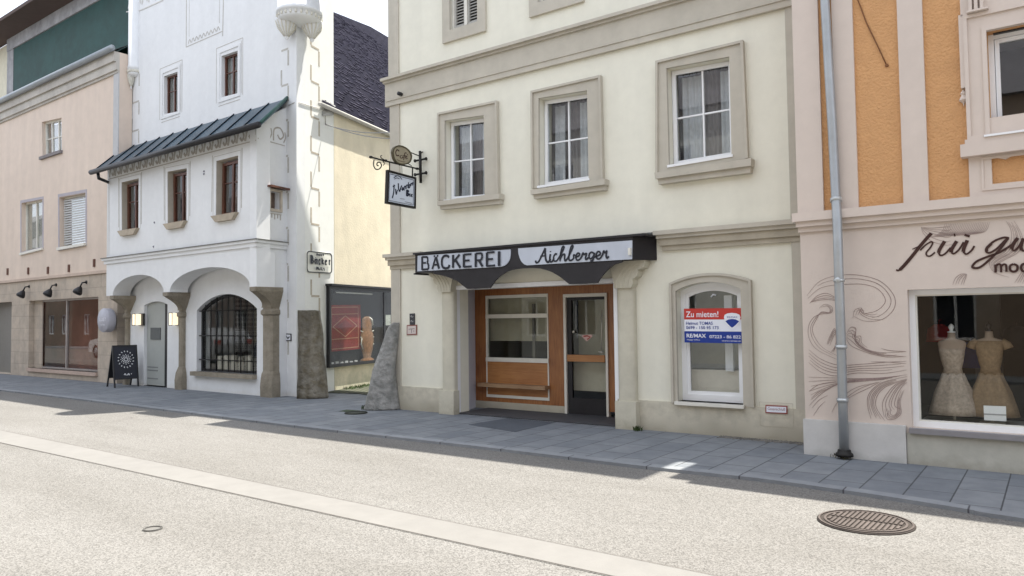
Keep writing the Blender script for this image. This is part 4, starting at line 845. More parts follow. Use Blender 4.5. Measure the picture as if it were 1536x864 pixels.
# tower
th = rad(69); t69 = Vector((math.cos(th), math.sin(th), 0)); C0 = FW(4.14, 0, TD); TH = 1.40; ZT = 12.7
lft = FW(-3.7, 0, TD)
tq1 = [Quad(FW, [Z3_(*p) for p in a], TD-.10) for a in ([(370, 385), (438, 362), (438, 560), (370, 574)], [(657, 285), (738, 258), (737, 470), (657, 490)])]
Fsk = lambda u, z, d=0: FW(u+((d-TD)*.2924 if u > 4 else 0), z, d)
MB().prism(Fsk, [[(-3.7, 2.95), (3.74, 2.95), (3.74, -.05), (4.14, -.05), (4.14, ZT), (-3.7, ZT)]]+[q.hole() for q in tq1], TD-.28, TD).build('tower_front', white, EW)
Lq = -t69*0
FT = FA
_q = [FT(.0, 0, 0)+FW.n*-.285, FT(TH, 0, 0), FT(TH, 0, -.35), FT(.0, 0, 0)+FW.n*-.285-FW.a*.35]; _q[0] = FT(.2925, 0, 0); _q[3] = FT(.2925, 0, 0)-FW.a*.35
MB().add([Vector((p.x, p.y, z)) for z in (-.05, ZT) for p in _q], [[3, 2, 1, 0], [4, 5, 6, 7], [0, 1, 5, 4], [1, 2, 6, 5], [2, 3, 7, 6], [3, 0, 4, 7]]).build('tower_side', white_side, EW)
FL = Fr(lft.xy, 69.0); MB().box(FL, .45, TH, 0, ZT, .02, .37).build('tower_side', white_side, EW)
MB().prism(FW, [[(-3.6, 0), (3.7, 0), (3.7, ZT-.02), (-3.6, ZT-.02)]], TD-1.2, TD-1.05).build('tower_back', white_side, EW)
for k, q in enumerate(tq1):
    f = MB().ring(q, 0, q.w, 0, q.h, .045, TD-.15, TD-.095).box(q, q.w/2-.02, q.w/2+.02, .04, q.h-.04, TD-.14, TD-.10).box(q, .04, q.w/2-.02, q.h*.58, q.h*.58+.02, TD-.14, TD-.105).box(q, q.w/2+.02, q.w-.04, q.h*.58, q.h*.58+.02, TD-.14, TD-.105).build('tower_window', darkwood, EW)
    MB().box(q, .04, q.w-.04, .04, q.h-.04, TD-.13, TD-.125).build('pane', glassd, f)
    mb = MB(); drape(mb, q, .05, q.w-.05, .05, q.h-.05, TD-.2); mb.build('curtain', mat('grey_curtain', (.33, .32, .30), rough=.9) if k == 0 else bpy.data.materials['grey_curtain'], f)
    c = q.hole(); a0, a1, b0, b1 = c[0][0]-.22, c[1][0]+.22, c[0][1]-.16, c[2][1]+.26
    MB().ring(FW, a0+.10, a1-.10, b0+.04, b1-.10, .06, TD+.001, TD+.018).build('raised_band', white, f)
    mb = MB()
    for i, (p, r) in enumerate((((a0, b0+.05), (a0, b1)), ((a0, b1), (a1, b1)), ((a1, b1), (a1, b0+.05)), ((a0+.1, b0-.04), (a1-.1, b0-.04)))): mb.ribbon(FW, [p, r], .016, TD+.003+.0005*i)
    mb.ribbon(FW, [(a1-.06, b0+.1), (a1-.06, b1-.06)], .012, TD+.006); mb.build('painted_surround', sgraf_lt, f)
# blind painted panel
mb = MB(); pl = [FW.hit(*Z3_(*p), TD) for p in ((465, -60), (463, 235), (645, 180), (650, -60))]
mb.ribbon(FW, [pl[0], pl[1]], .03, TD+.003).ribbon(FW, [pl[2], pl[3]], .03, TD+.004)
for k in range(14):
    t = k/14; u = pl[1][0]*(1-t)+pl[2][0]*t; mb.ribbon(FW, crv([(u, 7.05+.35), (u+.05, 7.05+.43), (u+.1, 7.05+.35)], 3), .016, TD+.0035) if False else None
zz = pl[1][1]; mb.ribbon(FW, [(pl[1][0], zz), (pl[2][0], zz)], .02, TD+.005)
for k in range(9): u = pl[1][0]+.1+k*(pl[2][0]-pl[1][0]-.2)/9; mb.ribbon(FW, crv([(u, zz+.06), (u+.07, zz+.16), (u+.14, zz+.06)], 3), .022, TD+.006)
i_ = .14; mb.ribbon(FW, [(pl[1][0]+i_, zz+.24), (pl[1][0]+i_, 9.9)], .012, TD+.003).ribbon(FW, [(pl[2][0]-i_, zz+.24), (pl[2][0]-i_, 9.9)], .012, TD+.004)
mb.build('painted_panel', sgraf_lt, EW)
# painted quoins: zig-zag lines on both faces of the corner
def zig(F, ua, ub, z0, z1, step, d, wd=.055, flip=0):
    mb = MB(); z = z0; k = flip
    while z < z1:
        u, v = (ua, ub) if k % 2 == 0 else (ub, ua)
        mb.ribbon(F, [(ua if k % 2 else ub, z), (ua if k % 2 else ub, z+step*.86)], wd, d)
        if k % 2 == 0: mb.ribbon(F, [(ua, z+step*.98), (ub, z+step*.84)][::1] if False else [(ua-.0, z+step-.02), (ub+.0, z+step-.02)], wd*.8, d+.0008)
        z += step; k += 1
    return mb
u1_, u2_ = FW.U(Z3_(938, 0)[0], 100, TD), FW.U(Z3_(972, 0)[0], 100, TD)
zig(FW, u1_, u2_, .9, 7.6, .40, TD+.003).build('painted_quoins', sgraf_lt, EW)
u1_, u2_ = FT.U(Z3_(1085, 0)[0], 100), FT.U(Z3_(1125, 0)[0], 100)
zig(FT, u1_, u2_, 1.8, 8.0, .405, .003, .055).build('painted_quoins', mat('warm_sgraffito', (.46, .41, .34), var=.12, scale=20), EW)
u1_, u2_ = FW.U(Z3_(195, 0)[0], 150, TD), FW.U(Z3_(228, 0)[0], 150, TD)
zig(FW, u1_, u2_, 6.6, 8.6, .40, TD+.003).build('painted_quoins', sgraf_lt, EW)
# corner turrets on corbels
def turret(x, ytop, ybot, r, parent=EW):
    u, zt = FW.hit(x, ytop, TD); _, zb_ = FW.hit(x, ybot, TD); c = FW(u, 0, TD)
    h = zt-zb_; mb = MB().lathe(c+Vector((0, 0, zt)), [(r*.92, ZT-zt), (r*.92, .02), (r*.98, .0), (r, -.04), (r*.98, -.08), (r*.92, -.09), (r*.93, -.18), (r*.88, -.22), (r*.7, -.26), (r*.2, -.28)][::-1], 32)
    t = mb.build('turret', white, parent); om = bpy.data.materials.get('corbel_cream') or mat('corbel_cream', (.66, .64, .56), var=.1)
    mb = MB()
    for k in range(26):
        q = 2*math.pi*k/26; p = c+Vector((math.cos(q)*r*.94, math.sin(q)*r*.94, zt-.145)); mb.lathe(p-Vector((0, 0, .045)), [(.0, 0), (.026, .02), (.026, .07), (.0, .09)], 6)
    for dv in ((FW.n*.36-FW.a*.42)*r, (FA.n*.36+t69*.42)*r):
        p = c+dv+Vector((0, 0, zt-.20)); hh = h-.20+.06; prof = [(r*.46, .06), (r*.46, -.02), (r*.36, -hh*.35), (r*.20, -hh*.62), (r*.09, -hh*.80), (r*.10, -hh*.88), (.0, -hh)]
        MB().lathe(p, prof[::-1], 20).build('pendant', white, t)
        for k in range(14):
            q = 2*math.pi*k/14; mb.tube([p+Vector((math.cos(q)*a*1.02, math.sin(q)*a*1.02, b)) for a, b in prof[1:5]], [.014, .016, .012, .007], 5)
    mb.build('corbel_ornament', om, t)
turret(449, 19, 57, .50)
turret(203, 101, 131, .20)
mb = MB(); a = FW.hit(190, 17, TD)
for k in range(5): u = FW.U(193+k*10, 12, TD); z = FW.Z(193+k*10, 13-k*3.2, TD); mb.ribbon(FW, crv([(u, z), (u+.1, z+.22), (u+.3, z+.2), (u+.28, z+.02)], 4), .05, TD+.012, t=.01)
l_ = [FW.hit(*p, TD) for p in ((190, 18), (212, 15), (245, 0))]; mb.ribbon(FW, l_, .03, TD+.014, t=.01); mb.build('stucco_frieze', mat('stucco_grey', (.66, .65, .62)), EW)
p_ = FW.hit(202, 24, TD); MB().lathe(FW(p_[0], p_[1]-.12, TD), [(.0, 0), (.09, .06), (.10, .14), (.03, .24)], 14).build('stucco_drop', bpy.data.materials['stucco_grey'], EW)
# rear wing along the alley
FR = Fr((C0+t69*1.05+Vector((math.sin(th), -math.cos(th), 0))*.004).xy, 69.0)
cq = [FR.hit(483.5, 432, .05), FR.hit(590, 437, .05), FR.hit(486.5, 553.5, .05)]
cz1 = 2.43; cz0 = .55
cu0, cu1 = .03, 3.6
MB().prism(FR, [[(.36, -.05), (12, -.05), (12, 6.55), (.36, 6.55)]], -.3, -.002).build('rear_wall', alleym, EW)
# rear roof with ridge found on the roof plane
pitch = rad(47); E0 = FR(-.25, 6.62, .10); nR = FR.n; dirp = (-nR*math.cos(pitch)+Vector((0, 0, math.sin(pitch)))); nrm = t69.cross(dirp).normalized()
def onroof(x, y):
    r = ray(x, y); o = Vector((0, 0, EYE)); t = (E0-o).dot(nrm)/r.dot(nrm); return o+r*t
R0 = onroof(488, 13); R1 = onroof(556, 40); R2 = onroof(600, 66)
E1 = FR(12, 6.62, .10)
back = -nR*6
pts = [E0, E1, R2, R1, R0]
low = Vector((0, 0, -.12))
mb = MB().add(pts+[p+low for p in pts], [[0, 1, 2, 3, 4], [9, 8, 7, 6, 5], [0, 5, 6, 1], [1, 6, 7, 2], [2, 7, 8, 3], [3, 8, 9, 4], [4, 9, 5, 0]])
rr = mb.build('rear_roof', slate, EW)
# thick courses of shingles as real ledges
mb = MB(); nn = 62
L_e = (E1-E0); v_in = dirp
for k in range(1, nn):
    s_ = k*.155; 
    for j in range(60):
        a = E0+t69*(j*.22+random.uniform(-.03, .03))+v_in*s_; 
        ln = random.uniform(.05, .24)
        if random.random() < .45: mb.add([a+nrm*.004, a+t69*ln+nrm*.004, a+t69*ln+nrm*.022-v_in*.0, a+nrm*.022, a+v_in*.12+nrm*.004, a+t69*ln+v_in*.12+nrm*.004], [[0, 1, 2, 3], [3, 2, 5, 4], [0, 3, 4], [1, 5, 2]])
# keep only shingles that lie inside the roof outline
def inside(p):
    a = (p-E0).dot(t69); s_ = (p-E0).dot(v_in); r0 = ((R0-E0).dot(t69), (R0-E0).dot(v_in)); r1 = ((R1-E0).dot(t69), (R1-E0).dot(v_in)); r2 = ((R2-E0).dot(t69), (R2-E0).dot(v_in))
    if s_ < .03: return False
    if a < r0[0]*s_/r0[1]+.05: return False
    top = r0[1]+(r1[1]-r0[1])*(a-r0[0])/(r1[0]-r0[0]) if a < r1[0] else r1[1]+(r2[1]-r1[1])*(a-r1[0])/(r2[0]-r1[0]); return s_ < top-.15
kf = [f for f in mb.f if all(inside(mb.v[i]) for i in f)]; mb.f = kf; mb.sm = [False]*len(kf)
if nrm.z < 0: pass
mb.build('shingles', mat('weathered_shingle', (.036, .034, .055), rough=.9, var=.35, scale=3, spec=.1), rr)
MB().tube([E0-t69*.1-low*0+Vector((0, 0, -.06)), E1+Vector((0, 0, -.06))], .055, 8).build('gutter', mat('pale_grey_gutter', (.50, .49, .46), rough=.5), rr)
MB().add([FR(-.12, 6.35, .03), FR(.25, 6.45, .05), FR(.35, 6.70, .05), FR(-.10, 6.95, -.15), FR(-.12, 6.35, -.1), FR(.25, 6.45, -.1), FR(.35, 6.7, -.1)], [[0, 1, 2, 3], [0, 4, 5, 1], [1, 5, 6, 2], [2, 6, 3]]).build('verge_flashing', mat('lead_grey', (.42, .42, .42), rough=.5), rr)
# rear slope behind the ridge closes the roof
MB().add([R0, R1, R2, R2+back+Vector((0, 0, -7)), R1+back+Vector((0, 0, -7)), R0+back+Vector((0, 0, -7))], [[0, 1, 4, 5], [1, 2, 3, 4]]).build('far_slope', slate, rr)
# display case let into the alley wall
dc = MB().ring(FR, cu0, cu1, cz0, cz1, .075, .002, .09).box(FR, cu0+2.42, cu0+2.50, cz0+.07, cz1-.07, .01, .085).build('display_case', black, EW)
MB().box(FR, cu0+.05, cu1-.05, cz0+.05, cz1-.05, .07, .075).build('case_glass', glasss, dc)
MB().box(FR, cu0+.05, cu1-.05, cz0+.05, cz1-.05, .003, .010).build('case_back', mat('case_black', (.008, .008, .009), rough=.7), dc)
MB().box(FR, cu0+.3, cu0+1.9, cz1-.155, cz1-.125, .03, .06).build('case_rail', mat('pale_rail', (.5, .5, .5)), dc)
MB().box(FR, .0, 4.2, cz1+.001, cz1+.05, -.02, .17).build('case_hood', blacks, dc)
CQ = lambda x, y, d=.04: FR.hit(420+x/3.927, 420+y/3.927, d)
rg = [CQ(*p) for p in ((287, 425), (478, 405), (472, 145), (292, 150))]
RQ = Quad(FR, [(420+x/3.927, 420+y/3.927) for x, y in ((290, 148), (475, 146), (478, 405), (287, 424))], .03)
ET = empty('red_rug', RQ(RQ.w/2, 0, .02), FR.yaw, 'red patterned rug with a diamond hung in the black alley display case', 'rug')
MB().box(RQ, 0, RQ.w, 0, RQ.h, .012, .024).build('rug_field', mat('rug_red', (.27, .032, .025), rough=.95, var=.3, scale=25, bump=.4), ET)
mb = MB(); rd = .0255
rw, rh_ = RQ.w, RQ.h
for a, b in (((.08, .05), (.08, .95)), ((.92, .05), (.92, .95)), ((.08, .95), (.92, .95)), ((.08, .05), (.92, .05)), ((.08, .80), (.92, .80)), ((.08, .26), (.92, .26)), ((.5, .76), (.12, .53)), ((.12, .53), (.5, .30)), ((.5, .30), (.88, .53)), ((.88, .53), (.5, .76))):
    mb.ribbon(RQ, [(a[0]*rw, a[1]*rh_), (b[0]*rw, b[1]*rh_)], .022, rd); rd += .0003
mb.build('rug_pattern', mat('rug_tan', (.45, .22, .14), rough=.95, var=.2), ET)
MB().prism(RQ, [[(.5*rw, .68*rh_), (.28*rw, .53*rh_), (.5*rw, .38*rh_), (.72*rw, .53*rh_)]], .0245, .0255).build('rug_centre', mat('rug_dark', (.18, .03, .03), rough=.95), ET)
# vase
vu, vz = CQ(518, 470, .2); vb = CQ(518, 478, .04)[1]; vt = CQ(512, 215, .04)[1]; vh = vt-vb
vu = CQ(512, 350, .04)[0]
EV = empty('brown_jug', FR(vu, vb, .045), FR.yaw, 'tall brown patterned jug with white handle standing in the black alley display case', 'jug')
MB().lathe(FR(vu, vb, .04), [(.30, 0), (.31, .04*vh), (.16, .09*vh), (.25, .25*vh), (.31, .45*vh), (.29, .60*vh), (.21, .70*vh), (.24, .82*vh), (.22, .95*vh), (.08, vh)], 28, squash=(.8, .12) if False else None).build('jug_body', mat('jug_brown', (.27, .15, .08), rough=.5, var=.4, scale=18), EV)
for o in EV.children: o.scale = (1, .14, 1)
mb = MB().tube([FR(vu+.10, vb+vh*.97, .05), FR(vu+.20, vb+vh*.92, .05), FR(vu+.26, vb+vh*.80, .05)], [.03, .035, .02])
for z_ in (.36, .52, .66):
    for s_ in (-1, 1): mb.tube([FR(vu+s_*.2, vb+vh*z_, .05), FR(vu+s_*.3, vb+vh*(z_+.02), .05)], .014)
mb.tube([FR(vu-.26, vb+vh*.52, .055), FR(vu-.29, vb+vh*.40, .055), FR(vu-.22, vb+vh*.28, .055)], .014).build('jug_handle', mat('jug_white', (.60, .60, .56), rough=.4), EV)
# small white note in the case's right part
nq_ = Quad(FR, [(420+x/3.927, 420+y/3.927) for x, y in ((616, 205), (655, 205), (655, 265), (616, 268))], .05)
MB().box(nq_, 0, nq_.w, 0, nq_.h, .03, .036).ribbon(nq_, [(nq_.w*.2, nq_.h*.4), (nq_.w*.5, nq_.h*.7), (nq_.w*.8, nq_.h*.4)], .04, .039).thing('paper_note', mat('note_white', (.62, .64, .60), var=.3, scale=18), nq_(nq_.w/2, 0, .03), FR.yaw, 'white paper note in the right part of the black display case', 'note')
mb = MB()
for k in range(6): u_, z_ = CQ(300+k*28, 492-k*2, .05); mb.box(FR, u_, u_+.12, z_-.02, z_+.02+.015*(k % 2), .03, .055)
mb.thing('folded_cards', mat('cards_white', (.55, .55, .58)), FR(.8, cz0+.08, .04), FR.yaw, 'row of small pale folded cards along the floor of the alley display case', 'cards', kind='stuff')

# shop sign of the white house on its corner
bq = Quad(FA, [(460, 376), (498, 380), (498, 410.5), (460, 408.5)], .02)
EK = empty('bakers_corner_sign', bq(bq.w/2, 0, .02), FA.yaw, 'white metal sign with black rim and blackletter wording Bäcker on the white house corner', 'sign')
rr_ = .05
def rrect(u0, u1, z0, z1, r, n=5):
    o = []
    for cx, cz, a0 in ((u1-r, z0+r, -90), (u1-r, z1-r, 0), (u0+r, z1-r, 90), (u0+r, z0+r, 180)):
        for k in range(n+1): a = rad(a0+90*k/n); o.append((cx+r*math.cos(a), cz+r*math.sin(a)))
    return o
MB().prism(bq, [rrect(0, bq.w, 0, bq.h, .09)], .0, .02).build('sign_plate', mat('sign_cream', (.74, .74, .68), rough=.4, var=.03), EK)
MB().band(bq, rrect(0, bq.w, 0, bq.h, .09), rrect(.028, bq.w-.028, .022, bq.h-.022, .07), .0201, .026).build('sign_rim', ink, EK)
KX = lambda x, y: (450+x/15.72, 365+y/15.72)
KB = lambda x, y: FA.hit(*KX(x, y), .04)
kd = [(.03, [(235, 290), (280, 290), (300, 320)]), (.05, [(262, 300), (262, 480)]), (.04, [(275, 310), (300, 350), (275, 385)]), (.04, [(275, 385), (310, 430), (262, 480)]),
      (.04, [(360, 380), (345, 430), (365, 485)]), (.045, [(395, 370), (395, 490)]), (.03, [(355, 385), (395, 370)]), (.03, [(348, 345), (360, 340)]), (.03, [(385, 345), (395, 342)]),
      (.04, [(470, 385), (440, 400), (442, 480), (470, 490)]), (.045, [(510, 340), (515, 490)]), (.035, [(515, 430), (545, 390)]), (.035, [(520, 430), (548, 495)]),
      (.04, [(590, 400), (588, 490), (620, 495)]), (.035, [(590, 405), (620, 410), (600, 445)]), (.045, [(680, 410), (682, 515)]), (.04, [(670, 410), (705, 405)]),
      (.024, [(385, 235), (385, 285)]), (.024, [(385, 260), (410, 250), (410, 285)]), (.02, [(440, 250), (430, 285), (455, 285), (455, 250)]), (.02, [(480, 250), (480, 290), (500, 290), (500, 252)]), (.02, [(545, 255), (525, 262), (545, 280), (525, 295)]),
      (.03, [(375, 620), (385, 560), (400, 600), (415, 565), (420, 625)]), (.02, [(440, 585), (440, 625), (455, 620)]), (.02, [(475, 560), (475, 630)]), (.02, [(500, 565), (500, 630), (520, 625)]), (.02, [(535, 595), (555, 590), (555, 632), (570, 625)])]
strokes(KB, kd, .03, .048, FA).build('lettering', ink, EK)
# narrow electric plate on the tower front
q = Quad(FW, [(425, 500), (437.5, 500.5), (437.5, 511.5), (425, 511)], TD); E1 = empty('house_number_plate', q(q.w/2, 0, TD), YW, 'small white plate with dark rim and squiggle mark left of the square guard stone', 'wall plate')
MB().ring(q, 0, q.w, 0, q.h, .02, TD, TD+.02).build('plate_rim', bpy.data.materials['plaque_dark'], E1); MB().box(q, .01, q.w-.01, .01, q.h-.01, TD, TD+.012).build('plate_face', whitem, E1)
MB().ribbon(q, crv([(q.w*.2, q.h*.4), (q.w*.4, q.h*.65), (q.w*.6, q.h*.35), (q.w*.8, q.h*.6)], 4), .03, TD+.015).build('plate_mark', ink, E1)
# lamps
def wall_lamp(xl, xr, y0, y1, lab):
    u = FW.U((xl+xr)/2-1, (y0+y1)/2, .10); z0 = FW.Z(xl, y1, .1); z1 = FW.Z(xl, y0, .1)
    E_ = empty('wall_lamp', FW(u, z0, IW), YW, lab, 'lamp', 'lit wall lamps beside the arcade door')
    MB().box(FW, u-.05, u+.19, z0-.0, z1+.0, IW+.001, IW+.05).build('back_plate', black, E_)
    MB().box(FW, u-.075, u+.085, z0+.015, z1-.015, IW+.051, IW+.20).build('lamp_glass', mat('lit_lamp_glass', (.8, .74, .6), rough=.4, emit=((1, .82, .55), .45)) if 'lit_lamp_glass' not in bpy.data.materials else bpy.data.materials['lit_lamp_glass'], E_)
    MB().ring(FW, u-.08, u+.09, z0, z1, .014, IW+.2005, IW+.208).build('lamp_frame', black, E_)
wall_lamp(195, 208, 470.5, 488.5, 'lit square wall lamp left of the arched grey door, above the blackboard')
wall_lamp(249.5, 264, 469, 488.5, 'lit square wall lamp right of the arched grey door, under the middle corbel')

# ------------------------------------------------------------------ pink building
EPK = empty('pink_house', FP(-4, 0, 0), YP, 'pale pink rendered house with a shop window below and green cladding above its gutter', 'house')
PL_, PR_ = -16.0, .68; ZG = 9.12; AZ_ = ZG
pw = [([(68, 184), (97.5, 177.5), (98, 228), (69, 236)], -.10), ([(38.5, 305), (71, 299), (71, 372), (38.5, 380)], -.12), ([(96.5, 297), (136.5, 290), (136.5, 365), (97, 372)], -.14)]
pwq = [Quad(FP, a, d) for a, d in pw]
sy0 = FP.Z(100, 552.5, -.16); 
S0, S1_, SZ0, SZ1 = FP.U(43, 500, 0), FP.U(147, 500, 0), FP.Z(90, 555, 0), FP.Z(90, 448.5, 0)
D0, D1 = FP.U(-22, 500, 0), FP.U(17, 500, 0); DZ1 = FP.Z(10, 453, 0)
UPW = [(-11.5, 3.7, -10.4, 5.3), (-14, 3.7, -12.9, 5.3), (-9.0, 6.9, -8.2, 7.9)]
MB().prism(FP, [[(PL_, 3.12), (PR_, 3.12), (PR_, ZG), (PL_, ZG)]]+[q.hole() for q in pwq], -.35, 0).build('front_wall', pinkm, EPK)
MB().prism(FP, [[(PL_, -.05), (PR_-.0, -.05), (PR_, 3.119), (PL_, 3.119)], [(S0, SZ0), (S1_, SZ0), (S1_, SZ1), (S0, SZ1)], [(D0, 0.02), (D1, .02), (D1, DZ1), (D0, DZ1)]], -.35, -.0).build('shop_wall', pinkstone, EPK)
MB().box(FP, PL_, PR_+.0, 3.04, 3.12, .001, .05).build('shop_cornice', mat('pink_cornice', (.55, .44, .36)), EPK)
MB().box(FP, PL_, PR_, 8.55, 8.62, .001, .05).box(FP, PL_, PR_, 8.62, ZG, .001, .10).box(FP, PL_, PR_, 8.85, ZG, .101, .16).build('eaves_cornice', greyband, EPK)
MB().box(FP, .40, PR_, 3.14, 8.6, .001, .03).build('corner_pilaster', mat('bluish_grey_pilaster', (.50, .50, .50), var=.05), EPK)
g0, g1 = FP(PL_, ZG+.04, .25), FP(PR_+.10, ZG+.04, .25); MB().tube([g0, g1], .085, 10).build('gutter', mat('grey_gutter', (.35, .38, .40), rough=.45, metal=.4), EPK)
MB().add([FP(PL_, ZG, .22), FP(PR_-.02, ZG, .22), FP(PR_-.02, ZG+.35, -.35), FP(PL_, ZG+.35, -.35)], [[0, 1, 2, 3]]).build('eaves_flashing', bpy.data.materials['grey_gutter'], EPK)
MB().box(FP, -.15, .12, 0, AZ_, -7, -.36).box(FP, PL_, .12, 0, AZ_, -7.3, -7.01).build('side_wall', pinkm, EPK)
# green cladding of the attic storey
gl0_ = FP.U(20, 120, -.36); gt = FP.Z(60, 43, -.36); AZ = 11.25
MB().box(FP, gl0_, .89, ZG+.1, AZ, -.42, -.36).build('green_cladding', teal, EPK)
MB().box(FP, gl0_-.55, gl0_-.001, ZG+.0, AZ+.02, -.42, -.35).box(FP, gl0_-.55, .90, AZ+.021, AZ+.45, -.42, -.33).build('grey_trim', mat('pale_grey_trim', (.42, .42, .43), var=.2, scale=5, streak=.2), EPK)
MB().box(FP, PL_, gl0_-.56, ZG+.0, AZ+.4, -.55, -.45).build('attic_wall', mat('cream_attic', (.68, .64, .50)), EPK)
MB().prism(FP, [[(PL_, AZ+.46), (PR_+.0, AZ+.46), (PR_, AZ+.56), (PL_, AZ+.56)]], -.5, .44).build('attic_eaves', mat('brown_eaves', (.10, .07, .06)), EPK)
MB().add([FP(PL_, AZ+.57, .44), FP(PR_, AZ+.57, .44), FP(PR_, AZ+4.2, -4), FP(PL_, AZ+4.2, -4), FP(PR_, AZ+.5, -8), FP(PL_, AZ+.5, -8)], [[0, 1, 2, 3], [3, 2, 4, 5]]).build('roof', slate2, EPK)
# windows
def pane_window(q, d, parent, m_f, cols, rows, cur=None, blind=None, name='window'):
    f = MB().ring(q, 0, q.w, 0, q.h, .05, d-.06, d)
    for k in range(1, cols): u = q.w*k/cols; f.box(q, u-.022, u+.022, .05, q.h-.05, d-.05, d-.004)
    for k in range(1, rows):
        z = q.h*k/rows
        for c in range(cols): f.box(q, max(.05, q.w*c/cols+.022), min(q.w-.05, q.w*(c+1)/cols-.022), z-.012, z+.012, d-.05, d-.008)
    fo_ = f.build(name, m_f, parent); MB().box(q, .04, q.w-.04, .04, q.h-.04, d-.04, d-.035).build('pane', glassw, fo_)
    if cur: mb = MB(); drape(mb, q, .06, q.w-.06, .06, q.h-.06, d-.16); mb.build('curtain', cur, fo_)
    return fo_
w1 = pane_window(pwq[0], -.10, EPK, upvc_dirty, 3, 2, curtain)
MB().box(FP, pwq[0].c[3][0]-.10, pwq[0].c[2][0]+.06, pwq[0].c[3][1]-.09, pwq[0].c[3][1]-.0, -.1, .07).build('sill', mat('dark_sill', (.22, .20, .20)), w1)
w2 = pane_window(pwq[1], -.12, EPK, upvc_dirty, 2, 1, None)
mb = MB(); q = pwq[1]; mb.box(q, .05, q.w-.05, .05, q.h-.05, -.22, -.20); mb.build('roller_blind', mat('cream_blind', (.62, .60, .50), var=.08, scale=8), w2)
MB().box(q, -.03, q.w+.03, -.07, -.0, -.12, .06).build('sill', upvc_dirty, w2)
w3 = pane_window(pwq[2], -.14, EPK, upvc_dirty, 1, 1, None); q = pwq[2]; mb = MB(); z = .08
while z < q.h-.1: mb.box(q, .05, q.w-.05, z, z+.045, -.125, -.10); z += .072
mb.build('venetian_blind', mat('grey_slats', (.50, .50, .49), rough=.5), w3)
MB().box(q, -.03, q.w+.05, -.08, -.0, -.13, .08).build('sill', upvc_dirty, w3)
MB().ring(q, -.09, q.w+.07, -.09, q.h+.10, .09, -.0, .006).build('surround', mat('mauve_surround', (.42, .39, .42), var=.05), w3)
q = pwq[1]; MB().ring(q, -.09, q.w+.04, -.05, q.h+.08, .085, -.0, .006).build('surround', bpy.data.materials['mauve_surround'], w2)
# shop window
sh = MB().ring(FP, S0, S1_, SZ0, SZ1, .05, -.22, -.16).box(FP, FP.U(100.5, 500, -.18)-.03, FP.U(100.5, 500, -.18)+.03, SZ0+.05, SZ1-.05, -.22, -.158).build('shop_window', mat('aluminium_frame', (.42, .38, .36), rough=.4, metal=.4), EPK)
MB().box(FP, S0+.04, S1_-.04, SZ0+.04, SZ1-.04, -.20, -.195).build('shop_pane', glassd, sh)
MB().box(FP, S0-2.5, S1_+.2, 0, 3, -1.0, -.95).build('shop_back_wall', redroom, sh)
MB().box(FP, S0+.001, S0+.62, SZ0, SZ1, -.18, -.15).build('side_column', pinkstone, sh)
MB().box(FP, S0, S1_, SZ0-.10, SZ0-.0, -.2, .06).build('window_sill', mat('shop_sill', (.52, .40, .33), var=.08), sh)
mb = MB(); cl = FP.hit(53, 472, -.3); mb.lathe(FP(cl[0], cl[1], -.17), [(.13, 0), (.14, .03), (.11, .035)], 20, axis=FP.n).build('round_sticker', black, sh)
MB().ribbon(FP, [(cl[0]-.06, cl[1]-.06), (cl[0]+.05, cl[1]+.03)], .03, -.134).ribbon(FP, [(cl[0]-.03, cl[1]+.06), (cl[0]+.03, cl[1]+.07)], .02, -.133).build('sticker_mark', whitem, sh)
MB().box(FP, D0, D1, .02, DZ1, -.30, -.27).build('side_door', mat('grey_brown_door', (.22, .21, .19), rough=.5, var=.05), EPK)
# scuppers under the first floor
mb = None
for x, y in ((12, 407), (43, 406), (72.5, 405), (104, 402), (142, 394)):
    u, z = FP.hit(x, y, 0); MB().box(FP, u-.05, u+.05, z-.12, z+.10, .001, .03).build('wall_vent', mat('rust_vent', (.14, .07, .05), rough=.8) if 'rust_vent' not in bpy.data.materials else bpy.data.materials['rust_vent'], EPK)
# spotlights
def spot(x, y, lab):
    u, z = FP.hit(x, y, .15); E_ = empty('spotlight', FP(u, z+.12, .01), YP, lab, 'spotlight', 'black spotlights above the shop window')
    MB().tube([FP(u+.02, z+.20, .01), FP(u+.02, z+.18, .12), FP(u+.0, z+.05, .17)], .022).lathe(FP(u+.02, z+.20, .0), [(.05, 0), (.05, .02)], 12, axis=FP.n).build('arm', black, E_)
    MB().lathe(FP(u-.02, z-.08, .22), [(.11, -.06), (.13, -.03), (.12, .02), (.07, .12), (.03, .17)], 16, axis=(-FP.n*.5+Vector((0, 0, .85)))).build('lamp_head', black, E_)
spot(35.5, 439, 'black spotlight above the pink house shop window, leftmost of the three')
spot(76, 437, 'black spotlight above the pink house shop window, middle of the three')
spot(121, 433.5, 'black spotlight above the pink house shop window, nearest the white house')
# round disc sign
u, z = FP.hit(156, 480.5, .30); mb = MB().lathe(FP(u, z, .12), [(.31, 0), (.325, .02), (.325, .19), (.31, .21)], 36, axis=FP.n)
E_ = empty('round_sign', FP(u, z, .0), YP, 'round pale grey sign disc standing off the stone pier beside the arcade', 'sign')
mb.build('sign_disc', mat('pale_grey_disc', (.42, .42, .47), rough=.4, var=.08), E_)
text('LUST', FP, u-.18, z-.02, .13, .332, whitem, E_, width=.36); text('auf Haut', FP, u-.12, z-.14, .07, .332, whitem, E_, width=.24)
MB().tube([FP(u, z+.1, .0), FP(u, z+.1, .125)], .03).tube([FP(u, z-.1, .0), FP(u, z-.1, .125)], .03).build('bracket', black, E_)

